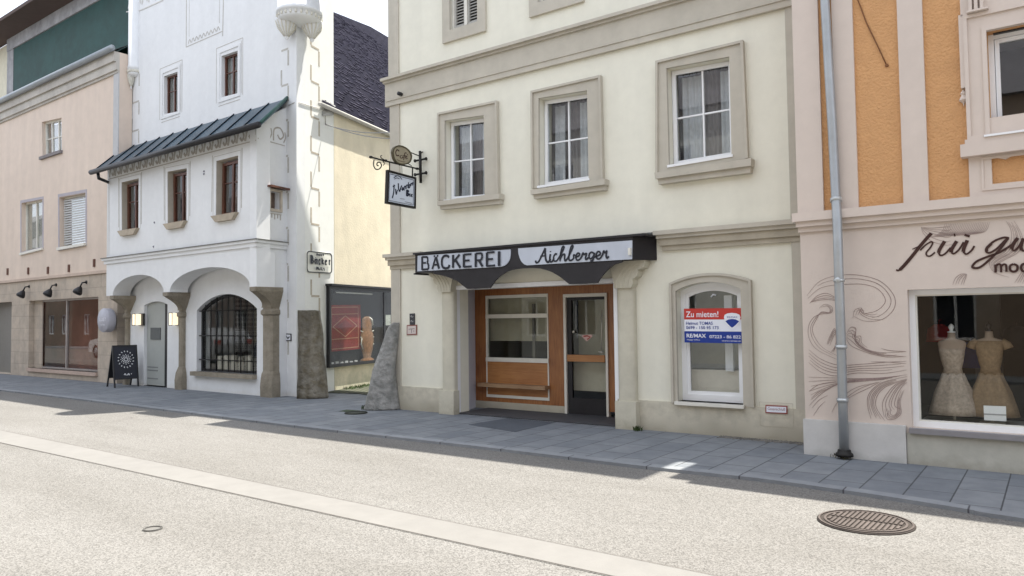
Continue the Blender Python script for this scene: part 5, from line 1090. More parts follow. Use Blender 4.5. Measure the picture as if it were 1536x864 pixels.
# ------------------------------------------------------------------ blackboard
p0, p1 = G(171, 582), G(208.5, 579.5); ab_yaw = math.degrees(math.atan2(p1.y-p0.y, p1.x-p0.x)); p2 = G(159, 578)
FB = Fr(p0.xy, ab_yaw); AW = (p1-p0).length; AHt = FB.Z(185, 518)
EA = empty('blackboard_stand', FB(AW/2, 0, -.25), FB.yaw, 'black A-frame pavement board with a white dotted chalk flower in front of the arcade', 'sign board')
tilt = lambda u, z, d=0: FB(u, z, d-.20*z/AHt)
tk = .12
MB().box(tilt, .02, AW-.02, .22, AHt-.03, -.01, .012).build('board_panel', mat('chalkboard', (.030, .032, .042), rough=.7, var=.15), EA)
MB().box(tilt, 0, .035, 0, AHt, -.018, .02).box(tilt, AW-.035, AW, 0, AHt, -.018, .02).box(tilt, .035, AW-.035, AHt-.035, AHt, -.018, .02).box(tilt, .035, AW-.035, .2, .235, -.018, .02).build('board_frame', black, EA)
bt = lambda u, z, d=0: FB(u, z, d-.62+.42*z/AHt)
MB().box(bt, .0, .035, 0, AHt, -.018, .018).box(bt, AW-.035, AW, 0, AHt, -.018, .018).box(bt, .035, AW-.035, .22, AHt-.02, -.01, .01).build('rear_board', black, EA)
mb = MB(); fc = (AW*.52, AHt*.66)
for k in range(12):
    a = 2*math.pi*k/12
    for r0_, r1_, wd in ((.03, .06, .013), (.07, .10, .016), (.11, .13, .016)): b = a+(.26 if r0_ == .07 else 0); mb.ribbon(tilt, [(fc[0]+r0_*math.cos(b), fc[1]+r0_*math.sin(b)), (fc[0]+r1_*math.cos(b), fc[1]+r1_*math.sin(b))], wd, .016, t=.002)
for k in range(16): a = 2*math.pi*k/16+.1; mb.ribbon(tilt, [(fc[0]+.165*math.cos(a), fc[1]+.19*math.sin(a)), (fc[0]+.195*math.cos(a+.07), fc[1]+.22*math.sin(a+.07))], .02, .017, t=.002)
mb.ribbon(tilt, crv([(AW*.42, AHt*.29), (AW*.46, AHt*.32), (AW*.50, AHt*.28)], 3), .018, .016).ribbon(tilt, crv([(AW*.55, AHt*.28), (AW*.60, AHt*.32), (AW*.63, AHt*.28)], 3), .02, .016).ribbon(tilt, [(AW*.70, AHt*.30), (AW*.72, AHt*.32)], .016, .016)
mb.build('chalk_flower', mat('chalk', (.75, .76, .78)), EA)

# ------------------------------------------------------------------ guard stones
def boulder(name, rings, depth, m, lab, sc, seed, dist=None, zoff=(420, 420), ground=None, flat=False, off=.18):
    """rings: (y, xl, xr) in an enlarged crop; grown as a lofted irregular rock standing on the ground"""
    rnd = random.Random(seed); y, xl, xr = rings[-1]
    g = ground or G(zoff[0]+(xl+xr)/2/sc, zoff[1]+y/sc); Fc = Fr(g.xy, 0)
    P = []
    for y, xl, xr in rings:
        a, z = Fc.hit(zoff[0]+xl/sc, zoff[1]+y/sc); b, _ = Fc.hit(zoff[0]+xr/sc, zoff[1]+y/sc); P.append((z, a, b))
    P = crv(P, 4); n = 22; vs = []
    ph = [rnd.uniform(0, 6.28) for _ in range(6)]
    for k, (z, a, b) in enumerate(P):
        c = (a+b)/2; r = (b-a)/2; dd = depth*(.45+.55*min(1, (P[0][0]-z)/max(.1, P[0][0])*1.6)) if not flat else depth
        for i in range(n):
            q = 2*math.pi*i/n; e = 2.6; cq_, sq_ = math.cos(q), math.sin(q)
            x = abs(cq_)**(2/e)*(1 if cq_ > 0 else -1); yv = abs(sq_)**(2/e)*(1 if sq_ > 0 else -1)
            nz = 1+.035*math.sin(3*q+ph[0]+z*4)+.03*math.sin(5*q+ph[1]-z*7)+rnd.uniform(-.02, .02)
            vs.append(Vector((g.x+c+r*x*nz, g.y+off+dd*yv*nz, z+rnd.uniform(-.01, .01)*(0 < k < len(P)-1))))
    m_ = len(P); fs = [[k*n+(i+1) % n, k*n+i, (k+1)*n+i, (k+1)*n+(i+1) % n] for k in range(m_-1) for i in range(n)]
    fs += [[i for i in range(n)]]+[[(m_-1)*n+i for i in reversed(range(n))]]
    mb = MB().add(vs, fs, True); return mb.thing(name, m, (g.x, g.y+off, 0), 0, lab, 'guard stone')
boulder('leaning_guard_stone', [(252, 676, 706), (262, 658, 712), (300, 632, 712), (400, 600, 700), (500, 566, 692), (600, 540, 695), (700, 517, 704), (757, 502, 712)], .20, stone_grey, 'rough grey standing stone leaning against the corner of the cream house', 3.927, 3, off=-.12)
boulder('square_guard_stone', [(184, 99, 221), (190, 97, 224), (300, 96, 234), (400, 95, 240), (500, 94, 252), (600, 93, 263), (700, 92, 274)], .22, stone_moss, 'upright flat-topped mossy stone block at the white house corner', 3.927, 11, flat=True)

# ------------------------------------------------------------------ orange building
EO = empty('orange_house', FO(1.2, 0, 0), YO, 'orange and pale pink rendered house with a dress shop window and painted wave mural', 'house')
OL, OR_ = FO.U(1208.5, 640), 7.0; OH = 6.7
Xu, Yu = lambda x: 1180+x/2.618, lambda y: y/2.618
RWD = -.12
wqo = (FO.U(Xu(798), 130, RWD), FO.Z(Xu(798), Yu(545), RWD), FO.Z(Xu(800), Yu(138), RWD))
suo = FO.U(1367, 540, -.10); szo0 = FO.Z(1378, 640, -.10); szo1 = FO.Z(1367, 435, -.1); suo1 = suo+1.75
wuo1 = wqo[0]+.85
OU0 = FO.U(1191, 20)-.0
MB().prism(FO, [[(OL, 2.72), (OR_, 2.72), (OR_, OH), (OL, OH)], [(wqo[0], wqo[1]), (wuo1, wqo[1]), (wuo1, wqo[2]), (wqo[0], wqo[2])], [(wqo[0]+1.9, wqo[1]), (wuo1+1.9, wqo[1]), (wuo1+1.9, wqo[2]), (wqo[0]+1.9, wqo[2])]], -.3, 0).build('upper_wall', orange, EO)
MB().prism(FO, [[(OL, -.05), (OR_, -.05), (OR_, 2.72), (OL, 2.72)], [(suo, szo0), (suo1, szo0), (suo1, szo1), (suo, szo1)]], -.3, 0).build('lower_wall', palep, EO)
# gap side walls and roof
MB().box(FO, OL, OL+.3, -.05, OH, -7, -.301).box(FO, OR_-.3, OR_, -.05, OH, -7, -.301).box(FO, OL, OR_, -.05, OH, -7.3, -7.0).box(FO, OL+.31, OR_-.31, 2.6, 2.75, -6.9, -.31).build('side_wall', palep, EO)
MB().add([FO(OL+.25, OH, .12), FO(OR_, OH, .12), FO(OR_, OH+1.2, -3.6), FO(OL+1.6, OH+1.2, -3.6), FO(OR_, OH, -7.4), FO(OL+.25, OH, -7.4)], [[0, 1, 2, 3], [3, 2, 4, 5], [0, 3, 5]]).box(FO, OL+.25, OR_, OH-.12, OH-.001, -.3, .12).build('roof', slate, EO)
def pil(x0t, x0b, x1t, x1b, yb, d=.035, name='pilaster'):
    a = [FO.hit(x0t, 0, d), FO.hit(x1t, 0, d), FO.hit(x1b, yb, d), FO.hit(x0b, yb, d)]
    u0 = (a[0][0]+a[3][0])/2; u1 = (a[1][0]+a[2][0])/2; return u0, u1
ps = [pil(1191, 1206, 1222, 1239, 300), pil(1245, 1258, 1276.5, 1289, 320), pil(1344.5, 1356, 1383, 1393.5, 318)]
for i, (a, b) in enumerate(ps):
    if i == 0: a = OL-.01
    MB().box(FO, a, b, 2.80, OH-.13, .001, .035).build('pilaster', palep, EO)
mb = MB().box(FO, OL-.05, OR_, 2.70, 2.80, 0.0, .13).box(FO, OL-.02, OR_, 2.64, 2.70, .001, .09).box(FO, OL-.01, OR_, 2.58, 2.64, .001, .04); mb.build('string_course', palep, EO)
# plinths
MB().box(FO, OL-.015, -.005, -.05, .405, .001, .045).build('left_plinth', palep_low, EO)
MB().box(FO, 0.0, OR_, -.05, .325, .001, .018).build('plinth', plinth2, EO)
# upper window
wu0, wz0_, wz1_ = wqo
def ornate(wu0, parent):
    u1 = wu0+.85
    f = MB().ring(FO, wu0, u1, wz0_, wz1_, .05, RWD-.06, RWD).ring(FO, wu0+.055, u1-.055, wz0_+.055, wz1_-.055, .04, RWD-.055, RWD-.015).build('upper_window', upvc, parent)
    MB().box(FO, wu0+.09, u1-.09, wz0_+.09, wz1_-.09, RWD-.045, RWD-.04).build('pane', glassw, f)
    MB().box(FO, wu0+.05, u1-.05, wz1_-.012, wz1_-.001, RWD-.02, RWD+.05).build('blind_box', black, f)
    MB().box(FO, wu0-.2, u1+.2, wz0_-.2, wz1_+.2, -1.5, -1.45).build('room_wall', roomgrey, f)
    mb = MB().ring(FO, wu0-.20, u1+.20, wz0_-.02, wz1_+.20, .20, .001, .05).ring(FO, wu0-.20, u1+.20, wz0_-.02, wz1_+.20, .035, .05, .075).ring(FO, wu0-.04, u1+.04, wz0_-.02, wz1_+.04, .04, .05, .065)
    mb.box(FO, wu0-.24, wu0-.2, wz1_-.55, wz1_+.22, .001, .06).box(FO, u1+.2, u1+.24, wz1_-.55, wz1_+.22, .001, .06)
    mb.box(FO, wu0-.22, u1+.22, wz1_+.20, wz1_+.40, .001, .06)
    for k in range(3): mb.box(FO, wu0-.14+k*.05, wu0-.11+k*.05, wz1_+.22, wz1_+.42, .06, .12)
    mb.box(FO, wu0-.16, wu0+.03, wz1_+.205, wz1_+.225, .06, .13)
    mb.build('surround', palep, f)
    MB().box(FO, wu0-.26, u1+.26, wz0_-.20, wz0_-.07, .001, .13).box(FO, wu0-.22, u1+.22, wz0_-.07, wz0_-.021, .001, .10).build('sill', palep, f)
    MB().box(FO, wu0-.05, u1+.03, wz0_-.02, wz0_-.0, RWD, .12).build('sill_flashing', upvc, f)
    # apron with framed orange field
    a0 = wu0-.20; MB().prism(FO, [[(a0, 2.80), (u1+.20, 2.80), (u1+.20, wz0_-.201), (a0, wz0_-.201)], [(wu0+.0, 2.92), (u1-.0, 2.92), (u1-.0, 3.12), (u1-.12, 3.14), (u1-.2, 3.20), (wu0+.2, 3.20), (wu0+.12, 3.16), (wu0+.0, 3.20)]], .001, .04).ring(FO, wu0-.09, u1+.09, 2.86, wz0_-.22, .02, .04, .052).build('apron', palep, f)
    mb = MB().lathe(FO(wu0-.225, wz1_-.72, .02), [(.0, -.02), (.01, .02), (.045, .05), (.02, .10), (.03, .12), (.0, .17)], 8); mb.build('stucco_drop', palep, f)
ornate(wu0, EO); ornate(wu0+1.9, EO)
# shop window
f = MB().ring(FO, suo, suo1, szo0, szo1, .055, -.17, -.10, wb=.06).build('shop_window', upvc, EO)
MB().ring(FO, suo+.05, suo1-.05, szo0+.055, szo1-.05, .02, -.16, -.12).build('inner_frame', upvc_dirty, f)
MB().box(FO, suo+.05, suo1-.05, szo0+.05, szo1-.05, -.145, -.14).build('shop_pane', glasss, f)
MB().box(FO, suo-.02, suo1+.1, szo0-.055, szo0-.001, -.1, .07).build('window_sill', mat('grey_metal_sill', (.27, .26, .27), rough=.5, metal=.2), f)
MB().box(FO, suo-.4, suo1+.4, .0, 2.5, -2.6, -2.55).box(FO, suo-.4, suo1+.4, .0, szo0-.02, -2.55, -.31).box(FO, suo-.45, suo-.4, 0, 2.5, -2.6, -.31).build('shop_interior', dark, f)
MB().box(FO, suo+.0, suo1, szo0-.0, szo0+.02, -1.0, -.18).build('display_floor', mat('grey_display_floor', (.36, .34, .32), rough=.6), f)
MB().box(FO, suo+.45, suo+.72, szo0, 1.86, -1.7, -1.5).build('inner_pillar', mat('dark_grey_pillar', (.10, .10, .10)), f)
# dresses on dress forms
def mannequin(u, d, zb_, s_, skin, dress, lab, cap, sleeve):
    Em = empty('dress_form', FO(u, zb_, d), YO, lab, 'dress form', 'dress forms in the boutique window')
    c = FO(u, zb_, d)
    A_ = (FO.a, FO.n)
    def lof(prof, name, m, parent, n=28, ruf=0):
        vs = []; 
        for k, (z, rx, ry_, o) in enumerate(prof):
            for i in range(n):
                q = 2*math.pi*i/n; e = 1+ruf*(k/len(prof))*math.sin(q*7) if ruf else 1
                vs.append(c+FO.a*(rx*math.cos(q)*e*s_)+FO.n*((ry_*math.sin(q)*e+o)*s_)+Vector((0, 0, z*s_)))
        fs = [[k*n+i, k*n+(i+1) % n, (k+1)*n+(i+1) % n, (k+1)*n+i] for k in range(len(prof)-1) for i in range(n)]+[[i for i in reversed(range(n))], [(len(prof)-1)*n+i for i in range(n)]]
        return MB().add(vs, fs, True).build(name, m, parent)
    tz_ = 1.0
    torso = lof([(.62, .115, .085, 0), (.70, .10, .075, 0), (.80, .125, .09, .01), (.90, .14, .105, .02), (.97, .155, .09, .01), (1.02, .165, .07, 0), (1.055, .15, .055, 0), (1.075, .09, .05, 0), (1.09, .05, .045, 0), (1.17, .042, .042, 0)], 'torso', skin, Em)
    lof([(1.17, .045, .045, 0), (1.18, .05, .05, 0), (1.19, .02, .02, 0), (1.21, .022, .022, 0), (1.235, .035, .035, 0), (1.26, .03, .03, 0), (1.285, .008, .008, 0)], 'finial', cap, Em, 16)
    lof([(.10, .30, .24, 0), (.20, .275, .22, 0), (.40, .215, .17, 0), (.55, .15, .12, 0), (.64, .118, .088, 0)], 'dress_skirt', dress, Em, 56, ruf=-.13)
    lof([(.62, .120, .09, 0), (.70, .105, .08, 0), (.80, .13, .096, .01), (.90, .146, .112, .02), (.96, .152, .10, .018)]+([(1.02, .172, .075, 0), (1.05, .155, .06, 0)] if sleeve else []), 'dress_bodice', dress, Em)
    MB().tube([c, c+Vector((0, 0, .65*s_))], .016).lathe(c, [(.13, 0), (.12, .012), (.02, .02)], 18).build('stand', upvc_dirty, Em)
    if sleeve:
        mb = MB()
        for sg in (-1, 1): mb.tube([c+FO.a*(sg*.13*s_)+Vector((0, 0, 1.04*s_)), c+FO.a*(sg*.185*s_)+Vector((0, 0, 1.0*s_)), c+FO.a*(sg*.205*s_)+Vector((0, 0, .95*s_))], [.04, .045, .05])
        mb.build('cap_sleeve', dress, Em)
    return Em
XD, YD = lambda x: 1380+x/4.115, lambda y: 440+y/4.115
lace = mat('cream_lace', (.44, .36, .29), rough=.85, var=.30, scale=34); gold = mat('gold_lace', (.28, .19, .11), rough=.8, var=.22, scale=34)
skinm = mat('fabric_torso', (.36, .28, .22), rough=.8)
u_a, u_b = FO.U(XD(200), 540, -.55), FO.U(XD(432), 540, -.62)
zA = FO.Z(XD(200), YD(720), -.55); zB_ = FO.Z(XD(432), YD(700), -.62)
hA = FO.Z(XD(190), YD(188), -.55)
zf = szo0+.021; sA = (hA-zf)/1.285; hB = FO.Z(XD(425), YD(178), -.62); sB = (hB-zf)/1.285
MN = mannequin
MN(u_a, -.55, zf, sA, skinm, lace, 'dress form in a cream strapless lace dress with flowered skirt, white knob on top', mat('white_knob', (.8, .8, .8), rough=.4), False)
MN(u_b, -.62, zf, sB, skinm, gold, 'dress form in a golden beige cap-sleeved dress with dark knob on top', black, True)
wq_ = Quad(FO, [(XD(392), YD(693)), (XD(530), YD(698)), (XD(533), YD(790)), (XD(396), YD(783))], -.30)
E_ = empty('window_card', wq_(wq_.w/2, 0, -.3), YO, 'white folded card on the boutique window floor below the golden dress', 'card')
MB().box(wq_, 0, wq_.w, 0, wq_.h, -.31, -.30).build('card', upvc, E_); MB().ribbon(wq_, [(.0, wq_.h*.42), (wq_.w, wq_.h*.42)], .015, -.298).build('card_fold', mat('card_grey', (.4, .4, .4)), E_)
for (x, y0, y1, w__, cname, col, lab, dd) in ((115, 190, 300, .13, 'red_garment', (.34, .03, .03), 'dark red garment hanging behind the cream lace dress', -1.2), (310, 300, 460, .12, 'blue_garment', (.04, .045, .14), 'dark blue garment hanging between the two dress forms', -1.2), (590, 200, 350, .13, 'black_garment', (.015, .015, .018), 'black garment hanging at the back right of the boutique window', -1.3)):
    u, za = FO.hit(XD(x), YD(y0), dd); _, zb__ = FO.hit(XD(x), YD(y1), dd)
    mb = MB(); n = 12; vs = []
    for z, k in ((za, .35), (za-.05, .9), (za-.12, 1), (zb__, 1.1)):
        for i in range(n): q = 2*math.pi*i/n; vs.append(FO(u+w__*k*math.cos(q)*(1+.05*math.sin(3*q)), z, dd+.05*math.sin(q)))
    mb.add(vs, [[k*n+i, k*n+(i+1) % n, (k+1)*n+(i+1) % n, (k+1)*n+i] for k in range(3) for i in range(n)]+[list(range(n)), [3*n+i for i in reversed(range(n))]], True)
    mb.tube([FO(u, za, dd), FO(u+.01, za+.06, dd), FO(u+.03, za+.05, dd)], .005, 5)
    mb.thing(cname, mat(cname+'_cloth', col, rough=.9, var=.2), FO(u, zb__, dd), YO, lab, 'garment')
# lettering on the fascia
XL, YL = lambda x: 1340+x/7.199, lambda y: 320+y/7.199
LC = lambda x, y: FO.hit(XL(x), YL(y), .004)
pt = [([.02, .035, .034, .034, .038], [(30, 612), (75, 605), (180, 490), (300, 340), (410, 215)]), (.010, [(205, 388), (290, 350)]),
      (.016, [(290, 400), (345, 345), (400, 310), (425, 318), (400, 370), (358, 420), (362, 455), (400, 460), (450, 420)]),
      (.034, [(555, 300), (500, 390), (490, 425)]), (.018, [(490, 425), (510, 455), (560, 435), (620, 370)]), (.030, [(655, 235), (670, 232)]),
      (.034, [(685, 300), (632, 385), (625, 420)]), (.018, [(625, 420), (655, 435), (710, 390), (760, 310)]), (.034, [(800, 290), (765, 370), (755, 415)]), (.018, [(755, 415), (790, 440), (845, 400), (875, 352)]), (.022, [(770, 232), (825, 250)]),
      (.020, [(1250, 268), (1190, 262), (1090, 300), (1010, 370), (1005, 415), (1045, 425), (1120, 380), (1200, 300), (1240, 268)]), (.028, [(1060, 268+60), (1012, 375), (1008, 412)]),
      (.022, [(1240, 270), (1150, 390), (1040, 500), (940, 580), (870, 590), (855, 570), (900, 520), (1000, 475), (1150, 420), (1280, 340)]),
      (.032, [(1345, 265), (1290, 340), (1280, 385)]), (.018, [(1280, 385), (1310, 402), (1360, 350), (1400, 270)]), (.030, [(1405, 270), (1380, 350), (1385, 400)]), (.018, [(1385, 400), (1420, 400), (1470, 330), (1500, 270)]), (.03, [(1500, 270), (1470, 350), (1475, 400), (1510, 400), (1560, 330)]),
      (.022, [(1105, 552), (1105, 640)]), (.020, [(1105, 575), (1130, 552), (1160, 560), (1165, 638)]), (.020, [(1165, 575), (1190, 552), (1218, 562), (1222, 632)]),
      (.022, [(1300, 548), (1265, 565), (1262, 610), (1295, 630), (1335, 615), (1338, 568), (1300, 548)]), (.022, [(1440, 545), (1395, 552), (1380, 590), (1400, 625), (1440, 622)]), (.022, [(1450, 490), (1450, 624)])]
mb = MB(); d_ = .006
for wd, s_ in pt:
    c_ = crv(s_, 6) if len(s_) > 2 else s_; pts = [LC(*p) for p in c_]
    if isinstance(wd, list): wd = [wd[min(len(wd)-1, int(i/6))] for i in range(len(pts))]
    mb.ribbon(FO, pts, wd, d_, t=.002); d_ += .0003
mb.build('lettering', inkbrown, EO)
# wave mural: families of hand-drawn lines
XW, YW_ = lambda x: 1200+x/3.459, lambda y: 400+y/3.459
def fam(mb, conv, a, b, n, wd, jit=.15):
    global d_
    A, B = crv(a, 6), crv(b, 6); n = max(2, round(n*.8)) if n > 1 else 1
    for k in range(n):
        t = k/(n-1) if n > 1 else 0; j = random.uniform(-jit, jit)/max(1, n-1)
        s0 = int(random.uniform(0, .12)*len(A)) if 0 < k < n-1 else 0; e0_ = len(A)-(int(random.uniform(0, .18)*len(A)) if 0 < k < n-1 else 0)
        pts = [conv(p[0]*(1-t-j)+q[0]*(t+j), p[1]*(1-t-j)+q[1]*(t+j)) for p, q in zip(A, B)][s0:e0_]
        pts = [(max(p[0], OL+.01), p[1]) for p in pts]
        if len(pts) > 2: mb.ribbon(FO, pts, [wd*.46*(.5+.8*math.sin(math.pi*i/(len(pts)-1))) for i in range(len(pts))], d_, t=.001); d_ += .00002
WC = lambda x, y: FO.hit(XW(x), YW_(y), .003)
d_ = .003
mb = MB()
fam(mb, WC, [(35, 150), (100, 75), (200, 42), (310, 42), (420, 75), (490, 150), (490, 220), (430, 275), (340, 285), (280, 260)], [(40, 165), (110, 110), (210, 95), (320, 92), (400, 115), (440, 165), (430, 200), (390, 230), (330, 240), (300, 215)], 4, .011)
fam(mb, WC, [(275, 265), (285, 225), (320, 215), (310, 240), (360, 270), (430, 275)], [(300, 250), (310, 232), (330, 228), (330, 240), (370, 250), (400, 245)], 4, .010)
fam(mb, WC, [(50, 190), (90, 150), (140, 138), (190, 165)], [(52, 185), (100, 175), (150, 172), (200, 180)], 5, .010)
fam(mb, WC, [(100, 215), (130, 195), (165, 210), (160, 240), (110, 245), (70, 265), (45, 310), (48, 370), (90, 430), (190, 480)], [(110, 210), (140, 205), (155, 220), (150, 238), (110, 235), (85, 275), (65, 320), (80, 370), (120, 420), (190, 460)], 4, .009)
fam(mb, WC, [(140, 400), (150, 370), (180, 320), (185, 400), (160, 445)], [(155, 410), (170, 370), (185, 350), (190, 400), (175, 440)], 5, .009)
fam(mb, WC, [(240, 350), (262, 315), (290, 320), (285, 370), (330, 420), (420, 445), (550, 440)], [(240, 370), (250, 390), (270, 410), (310, 430), (380, 455), (460, 468), (552, 465)], 7, .010)
fam(mb, WC, [(265, 310), (290, 325), (290, 360), (315, 360), (320, 395), (350, 420)], [(250, 330), (270, 345), (275, 370), (300, 380), (305, 400), (330, 425)], 4, .009)
fam(mb, WC, [(45, 430), (110, 480), (200, 510), (330, 505), (450, 495), (552, 490)], [(45, 495), (110, 545), (190, 565), (300, 550), (430, 552), (552, 535)], 6, .011)
fam(mb, WC, [(420, 425), (470, 436), (552, 440)], [(370, 490), (460, 492), (552, 500)], 4, .010)
fam(mb, WC, [(45, 570), (160, 575), (300, 580), (430, 575), (556, 560)], [(48, 720), (110, 660), (200, 610), (320, 595), (440, 585), (556, 568)], 9, .011)
fam(mb, WC, [(170, 750), (210, 690), (290, 630), (400, 600)], [(240, 690), (290, 660), (350, 630), (420, 595)], 4, .010)
fam(mb, WC, [(45, 640), (100, 605), (190, 590)], [(70, 775), (100, 730), (130, 700)], 5, .009)
fam(mb, WC, [(370, 790), (350, 710), (365, 650), (430, 600), (556, 570)], [(440, 800), (395, 730), (400, 670), (450, 620), (556, 585)], 7, .010)
fam(mb, WC, [(440, 780), (430, 710), (460, 650), (500, 610), (552, 590)], [(520, 740), (490, 720), (500, 670), (530, 620), (556, 600)], 6, .010)
fam(mb, WC, [(440, 740), (450, 790), (490, 790), (525, 760), (520, 700), (540, 640)], [(470, 730), (470, 765), (490, 770), (505, 750), (505, 700), (525, 640)], 5, .009)
# pieces above the lettering
fam(mb, LC, [(300, 145), (330, 190), (400, 250), (520, 275), (700, 250), (880, 200), (1000, 110)], [(390, 145), (420, 190), (440, 215), (520, 190), (600, 150), (660, 110)], 7, .008) if False else None
for k in range(26):
    t = k/25; fam(mb, LC, [(560+t*480, 108-t*14), (520+t*470, 200-t*6), (400+t*430, 260-t*30)], [(560+t*480, 108-t*14), (520+t*470, 200-t*6), (400+t*430, 260-t*30)], 1, .0055)
fam(mb, LC, [(300, 145), (330, 220), (420, 300), (560, 340), (640, 330)], [(305, 150), (420, 160), (560, 150), (600, 150), (620, 130)], 7, .007)
fam(mb, LC, [(640, 770), (670, 700), (730, 655), (790, 655)], [(760, 770), (770, 730), (785, 690), (792, 658)], 6, .008)
fam(mb, LC, [(1220, 85), (1270, 180), (1270, 300), (1200, 420), (1060, 500), (1040, 560), (1100, 640), (1250, 690)], [(1300, 80), (1370, 200), (1400, 330), (1330, 430), (1200, 500), (1120, 560), (1200, 620), (1330, 640)], 8, .008)
fam(mb, LC, [(1310, 750), (1350, 690), (1400, 600), (1420, 480)], [(1420, 760), (1450, 690), (1480, 600), (1480, 480)], 6, .008)
mb.build('wave_mural', mural, EO)
# cable down the orange wall
mb = MB(); c_ = [FO.hit(*p, .012) for p in ((1284, -20), (1287, 0), (1300, 35), (1318, 72), (1330, 98))]; mb.tube([FO(u, z, .012) for u, z in c_], .007, 5).lathe(FO(c_[-1][0], c_[-1][1], .001), [(.02, 0), (.018, .02)], 8, axis=FO.n).build('cable', mat('brown_cable', (.20, .09, .04)), EO)
# downpipe
mb = MB(); dp = [(1236.8, -30, .10), (1237.2, 0, .10), (1243, 100, .10), (1249, 200, .10), (1254, 300, .10), (1256, 335, .19), (1258.5, 420, .19), (1262, 520, .14), (1264, 600, .10), (1266.5, 680, .10)]
pts = [FO(*FO.hit(x, y, d), d) for x, y, d in dp]
pts = [FO(-.66+i*0, 6.55, .10)]+[FO(*FO.hit(x, y, d), d) for x, y, d in dp[1:]]
ED_ = mb.tube(pts, .051, 14).build('downpipe', zinc, EO)
mb = MB()
for i in (4, 7, 8): p = pts[i]; t_ = (pts[i+1]-pts[i]).normalized(); MB().tube([p-t_*.02, p+t_*.02], .063, 14).build('pipe_clamp', mat('galvanised_clamp', (.5, .52, .52), rough=.4, metal=.6) if 'galvanised_clamp' not in bpy.data.materials else bpy.data.materials['galvanised_clamp'], ED_)
mb.tube([pts[6]-Vector((0, 0, .02)), pts[6]+Vector((0, 0, .01))], .061, 14).lathe(pts[6]+FO.n*.05, [(.03, 0), (.028, .012), (.01, .02)], 12, axis=FO.n)
mb.build('pipe_clamp', bpy.data.materials['galvanised_clamp'], ED_)
MB().lathe(pts[-1]+Vector((0, 0, -.03)), [(.095, 0), (.09, .03), (.072, .045), (.068, .07)], 16).build('drain_collar', iron, ED_)

# ------------------------------------------------------------------ wires
a = FT(*FT.hit(488, 187, .02), .02); b = FM(UL-.03, FM.Z(581, 196, .0), -.4)
for k, (za, zb_) in enumerate(((0, .05), (.02, -.10))):
    pts = [a.lerp(b, t/8)+Vector((0, 0, za*(1-t/8)+zb_*t/8-.10*math.sin(math.pi*t/8))) for t in range(9)]
    MB().tube(pts, .010, 5).thing('overhead_wire', mat('wire_grey', (.30, .30, .30)) if k == 0 else bpy.data.materials['wire_grey'], a, 0, ('upper' if k == 0 else 'lower')+' of two thin wires spanning the alley to the cream house', 'wire', 'wires across the alley')
mb = MB(); c_ = [(FW, FW.hit(433, 158, TD+.01), TD+.01), (FW, FW.hit(441, 154, TD+.01), TD+.01), (FA, FA.hit(449, 154, .012), .012), (FA, FA.hit(462, 158, .012), .012), (FA, FA.hit(484, 164, .012), .012), (FA, FA.hit(488, 170, .012), .012), (FA, FA.hit(488.5, 186, .012), .012)]
mb.tube([F_(p[0], p[1], d) for F_, p, d in c_], .009, 5).build('wall_cable', mat('pale_cable', (.45, .44, .42)), EW)

# ------------------------------------------------------------------ ground details
def cover(name, c, r, lab, slots=True, z=RZ, m=castiron, thick=.008, rm=None):
    E_ = empty(name, (c.x, c.y, z), YM, lab, 'manhole cover')
    MB().lathe((c.x, c.y, z+.001), [(r, 0), (r, thick), (r-.02, thick+.001)], 40).build('cover_base', m, E_)
    mb = MB()
    for r0_, r1_ in ((r*.93, r*.97), (r*.80, r*.85)):
        n = 40; vs = []
        for k in range(n):
            q = 2*math.pi*k/n
            for rr2, hz in ((r0_, thick), (r0_, thick+.010), (r1_, thick+.010), (r1_, thick)): vs.append(Vector((c.x+rr2*math.cos(q), c.y+rr2*math.sin(q), z+hz)))
        mb.add(vs, [[k*4+i, k*4+i+1, ((k+1) % n)*4+i+1, ((k+1) % n)*4+i] for k in range(n) for i in range(3)])
    if slots:
        Fz = Fr(c.xy, math.degrees(FM.yaw)+88)
        for k in range(-7, 8):
            y_ = k*r*.10; L2 = math.sqrt(max(0, (r*.76)**2-y_*y_))
            for s0, s1 in ((-L2, -.02), (.02, L2)): mb.add([Fz(u, z+h_, y_+o_) for h_ in (thick, thick+.012) for u in (s0, s1) for o_ in (-.010, .010)], [[4, 5, 7, 6], [0, 4, 6, 2], [1, 3, 7, 5], [0, 1, 5, 4], [2, 6, 7, 3]])
    mb.build('cover_ribs', m if not slots else mat('rib_iron', (.13, .11, .10), rough=.5, metal=.35, var=.2) if 'rib_iron' not in bpy.data.materials else bpy.data.materials['rib_iron'], E_)
cc = G(1298, 784, RZ); cover('round_manhole_cover', cc, .355, 'round rusty brown ribbed manhole cover in the sunlit road')
cc = G(534, 620, 0); cover('small_pavement_cover', cc, .20, 'small dark round cover in the pavement before the leaning stone', False, .002, mat('mossy_iron', (.05, .055, .045), rough=.8, var=.3, scale=14))
cc = G(229, 794, RZ); cover('small_road_cover', cc, .075, 'tiny pale round valve cover in the foreground road', False, RZ, mat('pale_iron', (.15, .145, .135), var=.1), .0008)
def patch(name, px, z, m, lab, cat, hgt=.004):
    P = [G(x, y, z) for x, y in px]; n = len(P)
    c = sum(P, Vector())/n; mb = MB().add([p+Vector((0, 0, hgt)) for p in P]+P, [list(range(n))[::-1]]+[[i, (i+1) % n, n+(i+1) % n, n+i] for i in range(n)])
    return mb.thing(name, m, c, YM, lab, cat)
patch('entrance_grating', [(703, 637), (762, 627.5), (832, 634), (772, 648)], .001, mat('dark_grey_inlay', (.085, .095, .11), rough=.8, var=.12, scale=20, bump=.4), 'dark flat square inlay in the pavement before the bakery entrance', 'floor grating')
